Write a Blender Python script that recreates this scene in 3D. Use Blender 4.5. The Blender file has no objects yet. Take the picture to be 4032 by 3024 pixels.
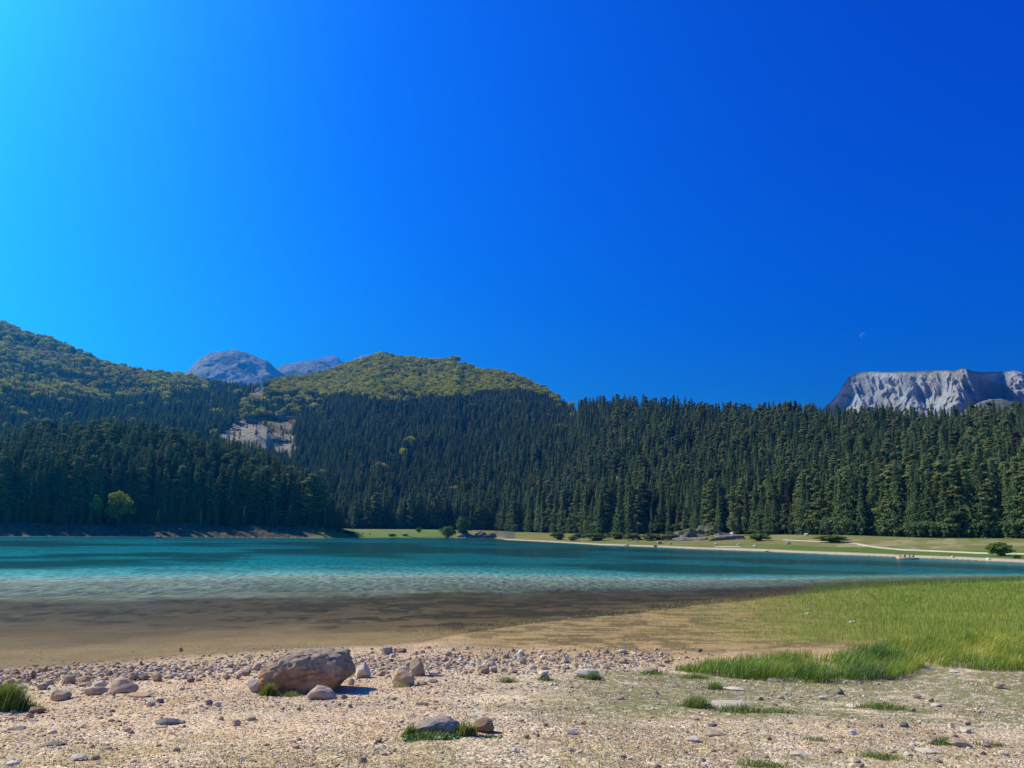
import bpy, bmesh, math, random
import numpy as np
from mathutils import Vector, Matrix, noise as mnoise

random.seed(7)
R = math.radians
SC = bpy.context.scene
COL = SC.collection

# ------------------------------------------------------------------ camera, sky, sun, exposure
CAM_Z = 3.6
PITCH, ROLL = R(10.96), R(0.8)
F_PX = 3028.0
V2P = 4032 / 2212.0                       # layout measurements were taken at 2212 px width
FWD = np.array([0, math.cos(PITCH), math.sin(PITCH)])
U0 = np.array([0, -math.sin(PITCH), math.cos(PITCH)])
R0_ = np.array([1.0, 0, 0])
RGT = R0_ * math.cos(ROLL) + U0 * math.sin(ROLL)
UPV = U0 * math.cos(ROLL) - R0_ * math.sin(ROLL)

cam_d = bpy.data.cameras.new("camera")
cam = bpy.data.objects.new("camera", cam_d)
COL.objects.link(cam)
cam_d.sensor_width = 36.0
cam_d.lens = F_PX / 4032 * 36.0
cam_d.clip_start, cam_d.clip_end = 0.1, 60000
M = Matrix.Identity(4)
for i in range(3):
    M[i][0] = RGT[i]; M[i][1] = UPV[i]; M[i][2] = -FWD[i]
M[2][3] = CAM_Z
cam.matrix_world = M
SC.camera = cam

SUN_AZ, SUN_EL = R(-66), R(43)             # azimuth measured from +Y towards +X
world = bpy.data.worlds.new("World")
SC.world = world
world.use_nodes = True
wn, wl = world.node_tree.nodes, world.node_tree.links
wn.clear()
sky = wn.new('ShaderNodeTexSky'); sky.sky_type = 'NISHITA'
sky.sun_disc = False
sky.sun_elevation = SUN_EL
sky.sun_rotation = SUN_AZ
sky.air_density = 1.0; sky.dust_density = 2.2; sky.ozone_density = 3.0; sky.altitude = 1400
hs = wn.new('ShaderNodeHueSaturation'); hs.inputs['Saturation'].default_value = 1.55
hs.inputs['Value'].default_value = 1.0; hs.inputs['Hue'].default_value = 0.5
bg = wn.new('ShaderNodeBackground'); bg.inputs['Strength'].default_value = 0.066
wo = wn.new('ShaderNodeOutputWorld')
wsp = wn.new('ShaderNodeSeparateColor'); wcb = wn.new('ShaderNodeCombineColor')
wl.new(sky.outputs[0], hs.inputs['Color']); wl.new(hs.outputs[0], wsp.inputs[0])
def _wm(op, a, b):
    q = wn.new('ShaderNodeMath'); q.operation = op; wl.new(a, q.inputs[0]); q.inputs[1].default_value = b; return q.outputs[0]
# colour response of the camera: deep saturated blue
wl.new(_wm('MULTIPLY', wsp.outputs[0], .36), wcb.inputs[0])
wl.new(_wm('MULTIPLY', _wm('POWER', _wm('MULTIPLY', wsp.outputs[1], .1), 2.0), 63.0), wcb.inputs[1])
wl.new(_wm('MULTIPLY', wsp.outputs[2], 2.15), wcb.inputs[2])
wl.new(wcb.outputs[0], bg.inputs['Color']); wl.new(bg.outputs[0], wo.inputs[0])

sun_d = bpy.data.lights.new("sun", 'SUN')
sun_d.energy = 5.0; sun_d.angle = R(0.53); sun_d.color = (1.0, 0.87, 0.66)
sun = bpy.data.objects.new("sun", sun_d)
COL.objects.link(sun)
sdir = Vector((math.sin(SUN_AZ) * math.cos(SUN_EL), math.cos(SUN_AZ) * math.cos(SUN_EL), math.sin(SUN_EL)))
sun.rotation_euler = sdir.to_track_quat('Z', 'Y').to_euler()
sun.location = (-60, 40, 80)

SC.view_settings.view_transform = 'Standard'
SC.view_settings.look = 'None'
SC.view_settings.exposure = 0.62
SC.view_settings.gamma = 1.0
SC.render.engine = 'CYCLES'
SC.cycles.max_bounces = 6
SC.cycles.diffuse_bounces = 2
SC.cycles.glossy_bounces = 2
SC.cycles.transparent_max_bounces = 12
SC.cycles.caustics_reflective = False
SC.cycles.caustics_refractive = False

# ------------------------------------------------------------------ projection helpers
def ray(vx, vy):
    dx = (np.asarray(vx, float) * V2P - 2016) / F_PX
    dy = -(np.asarray(vy, float) * V2P - 1512) / F_PX
    return FWD + np.multiply.outer(dx, RGT) + np.multiply.outer(dy, UPV)

def at_z(vx, vy, z=0.0):
    d = ray(vx, vy); t = (z - CAM_Z) / d[..., 2]
    return np.array([0, 0, CAM_Z]) + d * t[..., None]

def at_r(vx, vy, r):
    d = ray(vx, vy); t = r / np.hypot(d[..., 0], d[..., 1])
    return np.array([0, 0, CAM_Z]) + d * np.asarray(t)[..., None]

def project(P):
    P = np.asarray(P, float) - np.array([0, 0, CAM_Z])
    f = P @ FWD
    f = np.where(f < 0.01, 0.01, f)
    return ((P @ RGT) / f * F_PX + 2016) / V2P, (1512 - (P @ UPV) / f * F_PX) / V2P

def az_of(vx, vy=1150):
    d = ray(vx, vy)
    return np.arctan2(d[..., 0], d[..., 1])

# ------------------------------------------------------------------ noise (numpy)
def _h(ix, iy, seed):
    n = (ix * 374761393 + iy * 668265263 + seed * 974711) & 0xffffffff
    n = ((n ^ (n >> 13)) * 1274126177) & 0xffffffff
    n = (n ^ (n >> 16)) & 0xffffffff
    return n / 4294967295.0

def vnoise(x, y, seed=0):
    x = np.asarray(x, float); y = np.asarray(y, float)
    ix = np.floor(x).astype(np.int64); iy = np.floor(y).astype(np.int64)
    fx = x - ix; fy = y - iy
    fx = fx * fx * fx * (fx * (fx * 6 - 15) + 10); fy = fy * fy * fy * (fy * (fy * 6 - 15) + 10)
    a = _h(ix, iy, seed); b = _h(ix + 1, iy, seed); c = _h(ix, iy + 1, seed); d = _h(ix + 1, iy + 1, seed)
    return (a + (b - a) * fx) * (1 - fy) + (c + (d - c) * fx) * fy

def fbm(x, y, oct=4, seed=0, gain=0.5):
    s = 0; a = 1.0; t = 0
    for o in range(oct):
        s = s + a * vnoise(x * 2 ** o + 13.7 * o, y * 2 ** o - 7.1 * o, seed + o)
        t += a; a *= gain
    return s / t                           # 0..1, mean 0.5

def sstep(a, b, x):
    t = np.clip((x - a) / (b - a), 0, 1)
    return t * t * (3 - 2 * t)

def inpoly(px, py, poly):
    px = np.asarray(px); py = np.asarray(py)
    ins = np.zeros(px.shape, bool)
    n = len(poly)
    for i in range(n):
        x1, y1 = poly[i]; x2, y2 = poly[(i + 1) % n]
        c = ((y1 > py) != (y2 > py)) & (px < (x2 - x1) * (py - y1) / (y2 - y1 + 1e-9) + x1)
        ins ^= c
    return ins

# ------------------------------------------------------------------ object helpers
def make_mesh(name, verts, faces, mats=(), smooth=False, attrs=None, mat_idx=None):
    me = bpy.data.meshes.new(name)
    verts = np.asarray(verts, np.float32)
    faces = np.asarray(faces, np.int32)
    nf, k = faces.shape
    me.vertices.add(len(verts)); me.vertices.foreach_set('co', verts.ravel())
    me.loops.add(nf * k); me.loops.foreach_set('vertex_index', faces.ravel())
    me.polygons.add(nf)
    me.polygons.foreach_set('loop_start', np.arange(0, nf * k, k, dtype=np.int32))
    me.polygons.foreach_set('loop_total', np.full(nf, k, np.int32))
    if smooth:
        me.polygons.foreach_set('use_smooth', np.ones(nf, bool))
    for m in mats: me.materials.append(m)
    if mat_idx is not None:
        me.polygons.foreach_set('material_index', np.asarray(mat_idx, np.int32))
    me.update(calc_edges=True)
    for an, arr in (attrs or {}).items():
        arr = np.asarray(arr, np.float32)
        if arr.ndim == 1:
            at = me.attributes.new(an, 'FLOAT', 'POINT'); at.data.foreach_set('value', arr)
        else:
            if arr.shape[1] == 3: arr = np.concatenate([arr, np.ones((len(arr), 1), np.float32)], 1)
            at = me.attributes.new(an, 'FLOAT_COLOR', 'POINT'); at.data.foreach_set('color', arr.ravel())
    return me

def add(name, me, parent=None, loc=(0, 0, 0), rot=(0, 0, 0), scale=(1, 1, 1)):
    o = bpy.data.objects.new(name, me)
    COL.objects.link(o)
    o.location = loc; o.rotation_euler = rot; o.scale = scale
    if parent is not None: o.parent = parent
    return o

def tag(o, label=None, cat=None, group=None, kind=None):
    if label: o['label'] = label
    if cat: o['category'] = cat
    if group: o['group'] = group
    if kind: o['kind'] = kind
    return o

def empty(name, loc, rz=0.0, s=1.0):
    o = bpy.data.objects.new(name, None); COL.objects.link(o)
    o.empty_display_size = 0.2
    o.location = loc; o.rotation_euler = (0, 0, rz)
    o.scale = (s, s, s) if not hasattr(s, '__len__') else s
    return o

# ------------------------------------------------------------------ materials
def new_mat(name):
    m = bpy.data.materials.new(name); m.use_nodes = True
    nt = m.node_tree; nt.nodes.clear()
    return m, nt.nodes, nt.links

def N(n, t, **kw):
    x = n.new(t)
    for k, v in kw.items(): setattr(x, k, v)
    return x

def noise_tex(n, l, vec, scale, detail=4, rough=0.55, dist=0.0):
    t = n.new('ShaderNodeTexNoise')
    t.inputs['Scale'].default_value = scale; t.inputs['Detail'].default_value = detail
    t.inputs['Roughness'].default_value = rough; t.inputs['Distortion'].default_value = dist
    if vec is not None: l.new(vec, t.inputs['Vector'])
    return t

def mixrgb(n, l, a, b, fac, mode='MIX'):
    m = n.new('ShaderNodeMix'); m.data_type = 'RGBA'; m.blend_type = mode
    for s, v in ((0, fac), (6, a), (7, b)):
        if isinstance(v, (int, float)): m.inputs[s].default_value = v
        elif isinstance(v, tuple): m.inputs[s].default_value = v + (1,) if len(v) == 3 else v
        else: l.new(v, m.inputs[s])
    return m.outputs[2]

def ramp(n, l, src, pts, interp='LINEAR'):
    r = n.new('ShaderNodeValToRGB'); cr = r.color_ramp; cr.interpolation = interp
    while len(cr.elements) < len(pts): cr.elements.new(0.5)
    for e, (p, c) in zip(cr.elements, pts):
        e.position = p
        if isinstance(c, (int, float)): c = (c, c, c)
        e.color = (c[0], c[1], c[2], 1)
    l.new(src, r.inputs[0])
    return r.outputs[0]

def mathn(n, l, op, a, b=None, c=None, clamp=False):
    m = n.new('ShaderNodeMath'); m.operation = op; m.use_clamp = clamp
    for i, v in enumerate((a, b, c)):
        if v is None: continue
        if isinstance(v, (int, float)): m.inputs[i].default_value = v
        else: l.new(v, m.inputs[i])
    return m.outputs[0]

def finish(n, l, color, rough=0.9, bump=None, spec=0.2, bdist=0.02, bstr=1.0):
    p = n.new('ShaderNodeBsdfPrincipled'); o = n.new('ShaderNodeOutputMaterial')
    if isinstance(color, tuple): p.inputs['Base Color'].default_value = color + (1,)
    else: l.new(color, p.inputs['Base Color'])
    p.inputs['Roughness'].default_value = rough
    p.inputs['Specular IOR Level'].default_value = spec
    if bump is not None:
        b = n.new('ShaderNodeBump'); b.inputs['Distance'].default_value = bdist; b.inputs['Strength'].default_value = bstr
        l.new(bump, b.inputs['Height']); l.new(b.outputs[0], p.inputs['Normal'])
    l.new(p.outputs[0], o.inputs[0])
    return p

def plain(name, col, rough=0.8, var=0.15, scale=8.0):
    m, n, l = new_mat(name)
    tc = n.new('ShaderNodeTexCoord')
    t = noise_tex(n, l, tc.outputs['Object'], scale)
    c = mixrgb(n, l, tuple(x * (1 - var) for x in col), tuple(min(1, x * (1 + var)) for x in col), t.outputs[0])
    finish(n, l, c, rough, t.outputs[0], bdist=0.005)
    return m

def leaf_mat(name, c_dark, c_light, transl=0.2, nscale=0.25, objvar=0.5, c_alt=None, alt_lo=0.7, alt_hi=0.9):
    """foliage: colour varies from leaf clump to leaf clump and from tree to tree"""
    m, n, l = new_mat(name)
    tc = n.new('ShaderNodeTexCoord'); oi = n.new('ShaderNodeObjectInfo')
    t = noise_tex(n, l, tc.outputs['Object'], nscale, 3)
    f = ramp(n, l, t.outputs[0], [(0.3, 0.0), (0.7, 1.0)])
    ff = mathn(n, l, 'ADD', mathn(n, l, 'MULTIPLY', f, 1 - objvar), mathn(n, l, 'MULTIPLY', oi.outputs['Random'], objvar), clamp=True)
    c = mixrgb(n, l, c_dark, c_light, ff)
    if c_alt:
        r2 = mathn(n, l, 'FRACT', mathn(n, l, 'MULTIPLY', oi.outputs['Random'], 17.31))
        g = ramp(n, l, r2, [(alt_lo, 0.0), (alt_hi, 1.0)])
        c = mixrgb(n, l, c, c_alt, g)
    d = n.new('ShaderNodeBsdfDiffuse'); tr = n.new('ShaderNodeBsdfTranslucent'); mx = n.new('ShaderNodeMixShader')
    l.new(c, d.inputs[0]); l.new(c, tr.inputs[0]); mx.inputs[0].default_value = transl
    l.new(d.outputs[0], mx.inputs[1]); l.new(tr.outputs[0], mx.inputs[2])
    o = n.new('ShaderNodeOutputMaterial'); l.new(mx.outputs[0], o.inputs[0])
    return m

def rock_mat(name, c1, c2, c3, scale=3.0, bd=0.03, crust=None, objvar=0.35, top=0.0):
    m, n, l = new_mat(name)
    tc = n.new('ShaderNodeTexCoord'); oi = n.new('ShaderNodeObjectInfo')
    geo = n.new('ShaderNodeNewGeometry')
    vec = geo.outputs['Position'] if crust is None else tc.outputs['Object']
    t1 = noise_tex(n, l, vec, scale, 8, 0.62)
    t2 = noise_tex(n, l, vec, scale * 5, 6, 0.6)
    t3 = noise_tex(n, l, vec, scale * 0.6, 3, 0.5)
    c = mixrgb(n, l, c1, c2, ramp(n, l, t1.outputs[0], [(0.35, 0.0), (0.65, 1.0)]))
    c = mixrgb(n, l, c, c3, mathn(n, l, 'MULTIPLY', ramp(n, l, t3.outputs[0], [(0.45, 0.0), (0.65, 1.0)]), 0.7))
    if crust:
        sx = n.new('ShaderNodeSeparateXYZ'); l.new(tc.outputs['Object'], sx.inputs[0])
        nz = mathn(n, l, 'MULTIPLY_ADD', t1.outputs[0], 0.45, sx.outputs[2])
        k = ramp(n, l, nz, [(crust[0], 0.0), (crust[1], 1.0)])
        c = mixrgb(n, l, c, crust[2], k)
        k2 = ramp(n, l, nz, [(crust[3], 0.0), (crust[4], 1.0)])
        c = mixrgb(n, l, c, crust[5], k2)
    vmul = mathn(n, l, 'MULTIPLY_ADD', oi.outputs['Random'], objvar, 1 - objvar * 0.5)
    vm = n.new('ShaderNodeVectorMath'); vm.operation = 'SCALE'; l.new(c, vm.inputs[0]); l.new(vmul, vm.inputs['Scale'])
    h = mathn(n, l, 'MULTIPLY_ADD', t2.outputs[0], 0.35, t1.outputs[0])
    finish(n, l, vm.outputs[0], 0.92, h, 0.15, bd, 1.0)
    return m

# ------------------------------------------------------------------ shorelines measured as (x, y) and turned into azimuth / range
def polar(P):
    return np.arctan2(P[..., 0], P[..., 1]), np.hypot(P[..., 0], P[..., 1])

near_pts = np.array([(-300, 1462), (0, 1443), (150, 1437), (250, 1431), (430, 1413), (560, 1403), (700, 1396), (830, 1391), (905, 1385),
                     (970, 1372), (1050, 1360), (1150, 1347), (1300, 1331), (1450, 1315), (1600, 1299), (1750, 1283), (1900, 1268), (2050, 1260), (2212, 1254), (2500, 1247)], float)
na, nr = polar(at_z(near_pts[:, 0], near_pts[:, 1]))
far_pts = np.array([(-300, 1156), (0, 1158), (300, 1159), (550, 1161), (700, 1162.5), (760, 1162), (980, 1161.5), (1075, 1163), (1090, 1166), (1200, 1171.5),
                    (1300, 1177.5), (1400, 1181), (1500, 1185.5), (1600, 1189), (1700, 1193), (1800, 1197.5), (1900, 1201.5),
                    (2000, 1205.5), (2100, 1210), (2212, 1215), (2500, 1228)], float)
fa, fr = polar(at_z(far_pts[:, 0], far_pts[:, 1]))
o_ = np.argsort(na); na, nr = na[o_], nr[o_]
o_ = np.argsort(fa); fa, fr = fa[o_], fr[o_]
# front edge of the forest: (x, y of the tree base, range)
edge_pts = [(-300, 1120, 340), (0, 1130, 360), (300, 1131, 388), (550, 1134, 398), (640, 1136, 402), (700, 1138, 406), (765, 1143, 560), (980, 1143, 570), (1075, 1146, 560),
            (1110, 1149, 520), (1300, 1154, 440), (1500, 1154, 385), (1700, 1154.5, 330), (1850, 1156.5, 300), (2000, 1161.5, 280), (2212, 1163, 268), (2500, 1166, 240)]
ea, er, ez = [], [], []
for x, y, r in edge_pts:
    p = at_r(x, y, r); ea.append(math.atan2(p[0], p[1])); er.append(r); ez.append(max(p[2], 0.8))
ea, er, ez = map(np.array, (ea, er, ez))

def r_near(a): return np.interp(a, na, nr)
def r_far(a): return np.interp(a, fa, fr)
def r_edge(a): return np.interp(a, ea, er)
def z_edge(a): return np.interp(a, ea, ez)

GR = np.array([0, 5, 8, 12, 16, 19, 22, 26, 60, 95]); GZ = np.array([1.95, 1.85, 1.52, 0.98, 0.50, 0.22, 0.11, 0.08, 0.03, 0.0])

def ground_z(x, y):
    x = np.asarray(x, float); y = np.asarray(y, float)
    r = np.hypot(x, y); a = np.arctan2(x, y)
    rn, rf, re, ze = r_near(a), r_far(a), r_edge(a), z_edge(a)
    rn = rn + (fbm(x * .35, y * .35, 3, 5) - .5) * 1.2 * sstep(0, 30, r)
    # near shore
    z_n = np.interp(r, GR, GZ) - np.interp(rn, GR, GZ) * np.clip(r / rn, 0, 1) ** 2
    z_n = z_n + (fbm(x * .5, y * .5, 4, 1) - .5) * (.02 + .15 * np.clip(np.interp(r, GR, GZ) / .4, 0, 1)) * sstep(0, 6, rn - r) + (fbm(x * 5, y * 5, 3, 2) - .5) * 0.035 * sstep(-1, 3, rn - r) * (.4 + .6 * sstep(.02, .2, np.interp(r, GR, GZ)))
    # lake bed
    s = np.maximum(r - rn, 0) * (1 + np.clip(rn - 28, 0, 60) / 28)
    bed_n = np.interp(s, [0, 3, 8, 14, 26, 36, 44, 60, 150, 600], [0, .07, .22, .42, .7, .95, 2.2, 6, 12, 16])
    bed_n = bed_n + (fbm(x * .3, y * .3, 3, 9) - .5) * .25 * sstep(0, 8, s)
    bed_f = np.maximum(rf - r, 0) * 0.22
    bed = -np.minimum(bed_n, bed_f)
    # far shore
    t = np.clip((r - rf) / (re - rf), 0, 1)
    left_bank = sstep(R(-13), R(-16), a)
    z_f = ze * (0.75 * t + 0.25 * t ** 0.5) * (1 - left_bank) + left_bank * (ze * np.clip(t * 1.6, 0, 1) ** .8)
    z_f = z_f + (fbm(x * .04, y * .04, 3, 21) - .5) * 1.3 * sstep(0.05, .4, t) * (1 - sstep(.85, 1, t)) + left_bank * (fbm(x * .2, y * .2, 4, 22) - .5) * 2.2 * sstep(0, .25, t)
    z = np.where(r < rn, z_n, np.where(r < rf, bed, z_f))
    return z

def gz(x, y): return float(ground_z(np.array([x]), np.array([y]))[0])

def hit(vx, vy, r0=4.0, r1=90.0):
    """world point where the view ray through (vx, vy) meets the near ground"""
    d = ray(vx, vy); h = math.hypot(d[0], d[1])
    t = np.geomspace(r0, r1, 1500) / h
    P = np.array([0, 0, CAM_Z]) + t[:, None] * d
    under = P[:, 2] <= np.maximum(ground_z(P[:, 0], P[:, 1]), 0.0)
    p = P[int(np.argmax(under))] if under.any() else P[-1]
    return float(p[0]), float(p[1]), max(gz(p[0], p[1]), -0.02)

# ------------------------------------------------------------------ ground sheet
th = np.linspace(R(38), math.atan(3.0 / 90), 560)
rings = np.concatenate([[0.3, 1.2, 2.4], 3.3 / np.tan(th)])
rings = np.concatenate([rings[rings < 90], np.arange(90.5, 330, 1.0), np.arange(330, 560, 2.5), np.geomspace(562, 14000, 70)])
azs = np.concatenate([np.linspace(-180, -50, 22)[:-1], np.linspace(-50, -38, 60)[:-1], np.linspace(-38, 38, 800)[:-1], np.linspace(38, 50, 60)[:-1], np.linspace(50, 180, 23)])
azs = np.radians(azs)
A, RR = np.meshgrid(azs, rings)
X, Y = np.sin(A) * RR, np.cos(A) * RR
Z = ground_z(X, Y)
behind = np.abs(A) > R(60)
Z = np.where(behind & (RR > 40), np.minimum(Z, 2.5), Z)
Z = np.where(behind, np.interp(RR, [0, 5, 40, 300, 14000], [1.95, 1.9, 2.5, 4, 20]) , Z)
bl = sstep(R(50), R(60), np.abs(A))
Z = np.where(~behind, Z * (1 - bl) + bl * np.interp(RR, [0, 5, 40, 300, 14000], [1.95, 1.9, 2.5, 4, 20]), Z)
Z = np.where((RR < 3.3), 1.93, Z)

def lin(*c): return np.array(c, float)
VX, VY = project(np.stack([X, Y, Z], -1))
n1 = fbm(X * .35, Y * .35, 4, 31); n2 = fbm(X * 1.3, Y * 1.3, 4, 32); n3 = fbm(X * .06, Y * .06, 4, 33); n4 = fbm(X * 4, Y * 4, 3, 34)
rn, rf, re = r_near(A), r_far(A), r_edge(A)
rnn = rn + (fbm(X * .35, Y * .35, 3, 5) - .5) * 1.2 * sstep(0, 30, RR)
def mixc(c, d, f): return c * (1 - f[..., None]) + np.asarray(d) * f[..., None]
gravel_c = lin(.63, .49, .325); pink = lin(.66, .47, .31); sand = lin(.56, .375, .195); mud = lin(.40, .26, .12)
moss = lin(.215, .205, .07); reed = lin(.22, .25, .03)
c = np.zeros(X.shape + (3,)) + gravel_c
c = mixc(c, pink, sstep(.45, .62, n1) * .7)
c = mixc(c, sand, sstep(.5, .62, n2) * .45)
# short turf over the right half of the beach
jy = (n1 - .5) * 70 + (n2 - .5) * 25
turf = sstep(900, 1500, VX) * (1 - sstep(1525, 1585, VY + jy) * .75) * sstep(1437, 1470, VY + jy * .4 + 26 * sstep(1850, 2000, VX))
turf = np.maximum(turf, .35 * sstep(1560, 1640, VY))
n5 = fbm(X * 2.6, Y * 6, 4, 36)
turfm = turf * sstep(.47 - .10 * turf, .55 - .07 * turf, .27 * n1 + .25 * n2 + .48 * n5 + .01)
turfm = np.where(RR < rnn, turfm, 0) * (RR < 40)
c = mixc(c, moss, np.clip(turfm, 0, .8))
fleck = sstep(.60, .68, fbm(X * 9, Y * 16, 3, 39)) * (RR < rnn) * (RR < 40) * sstep(800, 1300, VX)
c = mixc(c, lin(.76, .66, .50), fleck * .55)
# damp sand towards the water and beyond it
damp = sstep(3.5, .3, rnn - RR) * (RR < rnn + 40) * (RR < 40)
c = mixc(c, sand, damp * .9)
c = mixc(c, lin(.34, .235, .14), sstep(.9, .2, rnn - RR) * (RR < rnn) * (RR < 34) * .8)
n5b = fbm(X * 1.1, Y * 3, 4, 38)
flat = sstep(880, 1080, VX) * sstep(1440, 1420, VY + (n2 - .5) * 24) * (RR < 105)
c = mixc(c, lin(.58, .375, .175), flat * .85)
c = mixc(c, lin(.33, .22, .085), flat * sstep(1418, 1385, VY + (n1 - .5) * 34) * .75)
c = mixc(c, lin(.13, .095, .04), flat * sstep(1425, 1388, VY + (n1 - .5) * 34) * sstep(.44, .58, n5b) * .75)
s_ = RR - rnn
c = mixc(c, lin(.30, .225, .14), sstep(.5, 9, s_) * .45)
c = mixc(c, mud * .9, sstep(.5, 9, s_) * sstep(500, 1300, VX) * .6)
veg_line = np.interp(VX, [-300, 0, 300, 560, 900, 1200, 1600, 2212], [1350, 1352, 1350, 1355, 1362, 1360, 1330, 1280])
weeds = sstep(veg_line + 8, veg_line - 12, VY + (n1 - .5) * 50) * (RR < rf) * (RR > rnn)
c = mixc(c, lin(.075, .055, .025), weeds * (.30 + .68 * sstep(.44, .58, .5 * n2 + .5 * n1)))
green = sstep(1350, 2050, VX + (1400 - VY) * .6 + (n1 - .5) * 200) * sstep(1405, 1370, VY + (n2 - .5) * 30) * (RR < rnn + 3)
c = mixc(c, reed, np.clip(green, 0, 1) * .9)
plow = np.interp(VX, [0, 600, 1100, 1600, 2000], [1297, 1291, 1277, 1264, 1255])
pale = sstep(4, -8, VY - plow + (n2 - .5) * 14) * (1 - sstep(900, 2100, VX) * .5)
c = mixc(c, lin(.62, .64, .50), np.where(RR < rnn + 60, pale, 0))
# far shore
fm = (RR >= rf)
tt = np.clip((RR - rf) / (re - rf), 0, 1)
mead = lin(.22, .19, .055); meadg = lin(.11, .16, .022); dry = lin(.34, .27, .13); strand = lin(.52, .42, .29)
cf = np.zeros_like(c) + mead
lon = fbm(A * 60, RR * .05, 4, 41)
cf = mixc(cf, dry, sstep(.47, .62, lon) * .85 * sstep(1500, 1900, VX))
cf = mixc(cf, meadg, sstep(.5, .62, n3) * .5 * (VX > 1050))
cf = mixc(cf, meadg, sstep(1550, 1750, VX) * sstep(.0, .05, tt) * sstep(.27, .22, tt))
cf = mixc(cf, lin(.16, .22, .04), ((VX > 700) & (VX < 1010)).astype(float) * .9)
cf = mixc(cf, strand, sstep(.06, .035, tt + (n3 - .5) * .03) * (VX > 1050))
cf = mixc(cf, dry * 1.2, sstep(.92, .99, tt) * ((VX > 740) & (VX < 1000)))
path = np.full(X.shape, 9.)
pth = [(1560, 1183.5), (1700, 1181), (1600, 1170), (1680, 1164.5), (1760, 1168)]
def near_line(pts, w):
    m = np.zeros(X.shape)
    ys = np.interp(VX, [p[0] for p in pts], [p[1] for p in pts], left=-999, right=-999)
    return np.clip(1.4 - np.abs(VY - ys) / w, 0, 1) * fm
PATHS = [[(1820, 1171.5), (1850, 1174), (1872, 1178)], [(1850, 1175.5), (1900, 1183), (1950, 1187.5), (2000, 1189.5), (2060, 1192), (2110, 1194.5), (2212, 1196.5), (2300, 1198)],
         [(1690, 1166), (1740, 1168.5), (1790, 1171)], [(1545, 1180.5), (1600, 1181)]]
SKIPPATH = True
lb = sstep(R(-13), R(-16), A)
cf = mixc(cf, lin(.085, .08, .07) * .7, lb * (.6 + .4 * sstep(.4, .6, n2)))  # left bank colour darkened to imitate shade lying on it
darkrock = ((VX > 1068) & (VX < 1112) & (tt > .1)).astype(float)
cf = mixc(cf, lin(.10, .09, .07), darkrock * .8)
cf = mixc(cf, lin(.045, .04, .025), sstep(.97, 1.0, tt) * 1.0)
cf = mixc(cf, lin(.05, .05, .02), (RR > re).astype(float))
for pl, w in zip(PATHS, (1.1, 1.5, .8, .6)):
    cf = mixc(cf, lin(.72, .60, .40), near_line(pl, w) * (VY > 1150) * (tt < .9))
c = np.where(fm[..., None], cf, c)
c = np.where(behind[..., None], gravel_c * .6, c)
grav_mask = np.where((RR < rnn) & (RR < 90), 1 - turfm * .6, 0) * (1 - damp * .4) * (1 - flat * .45)
grav_mask = np.where((RR >= rnn) & (RR < 60), .45 * sstep(20, 4, s_), grav_mask)
nr_, na_ = X.shape
idx = np.arange(nr_ * na_).reshape(nr_, na_)
F = np.stack([idx[:-1, :-1], idx[:-1, 1:], idx[1:, 1:], idx[1:, :-1]], -1).reshape(-1, 4)

m_ground, n, l = new_mat("ground")
tc = n.new('ShaderNodeTexCoord'); at = N(n, 'ShaderNodeAttribute', attribute_name='zone'); ag = N(n, 'ShaderNodeAttribute', attribute_name='gravel')
vor = n.new('ShaderNodeTexVoronoi'); vor.inputs['Scale'].default_value = 26; l.new(tc.outputs['Object'], vor.inputs['Vector'])
vor2 = n.new('ShaderNodeTexVoronoi'); vor2.inputs['Scale'].default_value = 60; l.new(tc.outputs['Object'], vor2.inputs['Vector'])
nf = noise_tex(n, l, tc.outputs['Object'], 9, 8, .7)
sepc = n.new('ShaderNodeSeparateColor'); l.new(vor.outputs['Color'], sepc.inputs[0])
sepc2 = n.new('ShaderNodeSeparateColor'); l.new(vor2.outputs['Color'], sepc2.inputs[0])
v1 = mathn(n, l, 'MULTIPLY_ADD', sepc.outputs[0], .55, .62)
v2 = mathn(n, l, 'MULTIPLY_ADD', sepc2.outputs[0], .4, .72)
vv = mathn(n, l, 'MULTIPLY', v1, v2)
vv = mathn(n, l, 'MULTIPLY', vv, mathn(n, l, 'MULTIPLY_ADD', nf.outputs[0], .9, .55))
gm = mathn(n, l, 'MULTIPLY_ADD', mathn(n, l, 'SUBTRACT', vv, .88), ag.outputs['Fac'], .97)
nb = noise_tex(n, l, tc.outputs['Object'], .33, 7, .68)
gm = mathn(n, l, 'ADD', gm, mathn(n, l, 'MULTIPLY', mathn(n, l, 'SUBTRACT', nb.outputs[0], .5), .9))
gm = mathn(n, l, 'ADD', gm, mathn(n, l, 'MULTIPLY', mathn(n, l, 'SUBTRACT', nf.outputs[0], .5), .35))
sc = n.new('ShaderNodeVectorMath'); sc.operation = 'SCALE'; l.new(at.outputs['Color'], sc.inputs[0]); l.new(gm, sc.inputs['Scale'])
tint = mixrgb(n, l, (.84, .68, .50), (1.16, 1.12, 1.06), ramp(n, l, mathn(n, l, 'MULTIPLY_ADD', sepc2.outputs[0], .4, mathn(n, l, 'MULTIPLY', sepc.outputs[0], .6)), [(.25, 0.0), (.6, 1.0)]))
cc = mixrgb(n, l, sc.outputs[0], tint, ag.outputs['Fac'], 'MULTIPLY')
hh = mathn(n, l, 'MULTIPLY', mathn(n, l, 'SUBTRACT', 1.0, vor.outputs['Distance']), ag.outputs['Fac'])
hh = mathn(n, l, 'MULTIPLY_ADD', vor2.outputs['Distance'], -.35, hh)
hh = mathn(n, l, 'MULTIPLY_ADD', nf.outputs[0], .6, hh)
finish(n, l, cc, .95, hh, .1, .022, .9)

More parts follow.
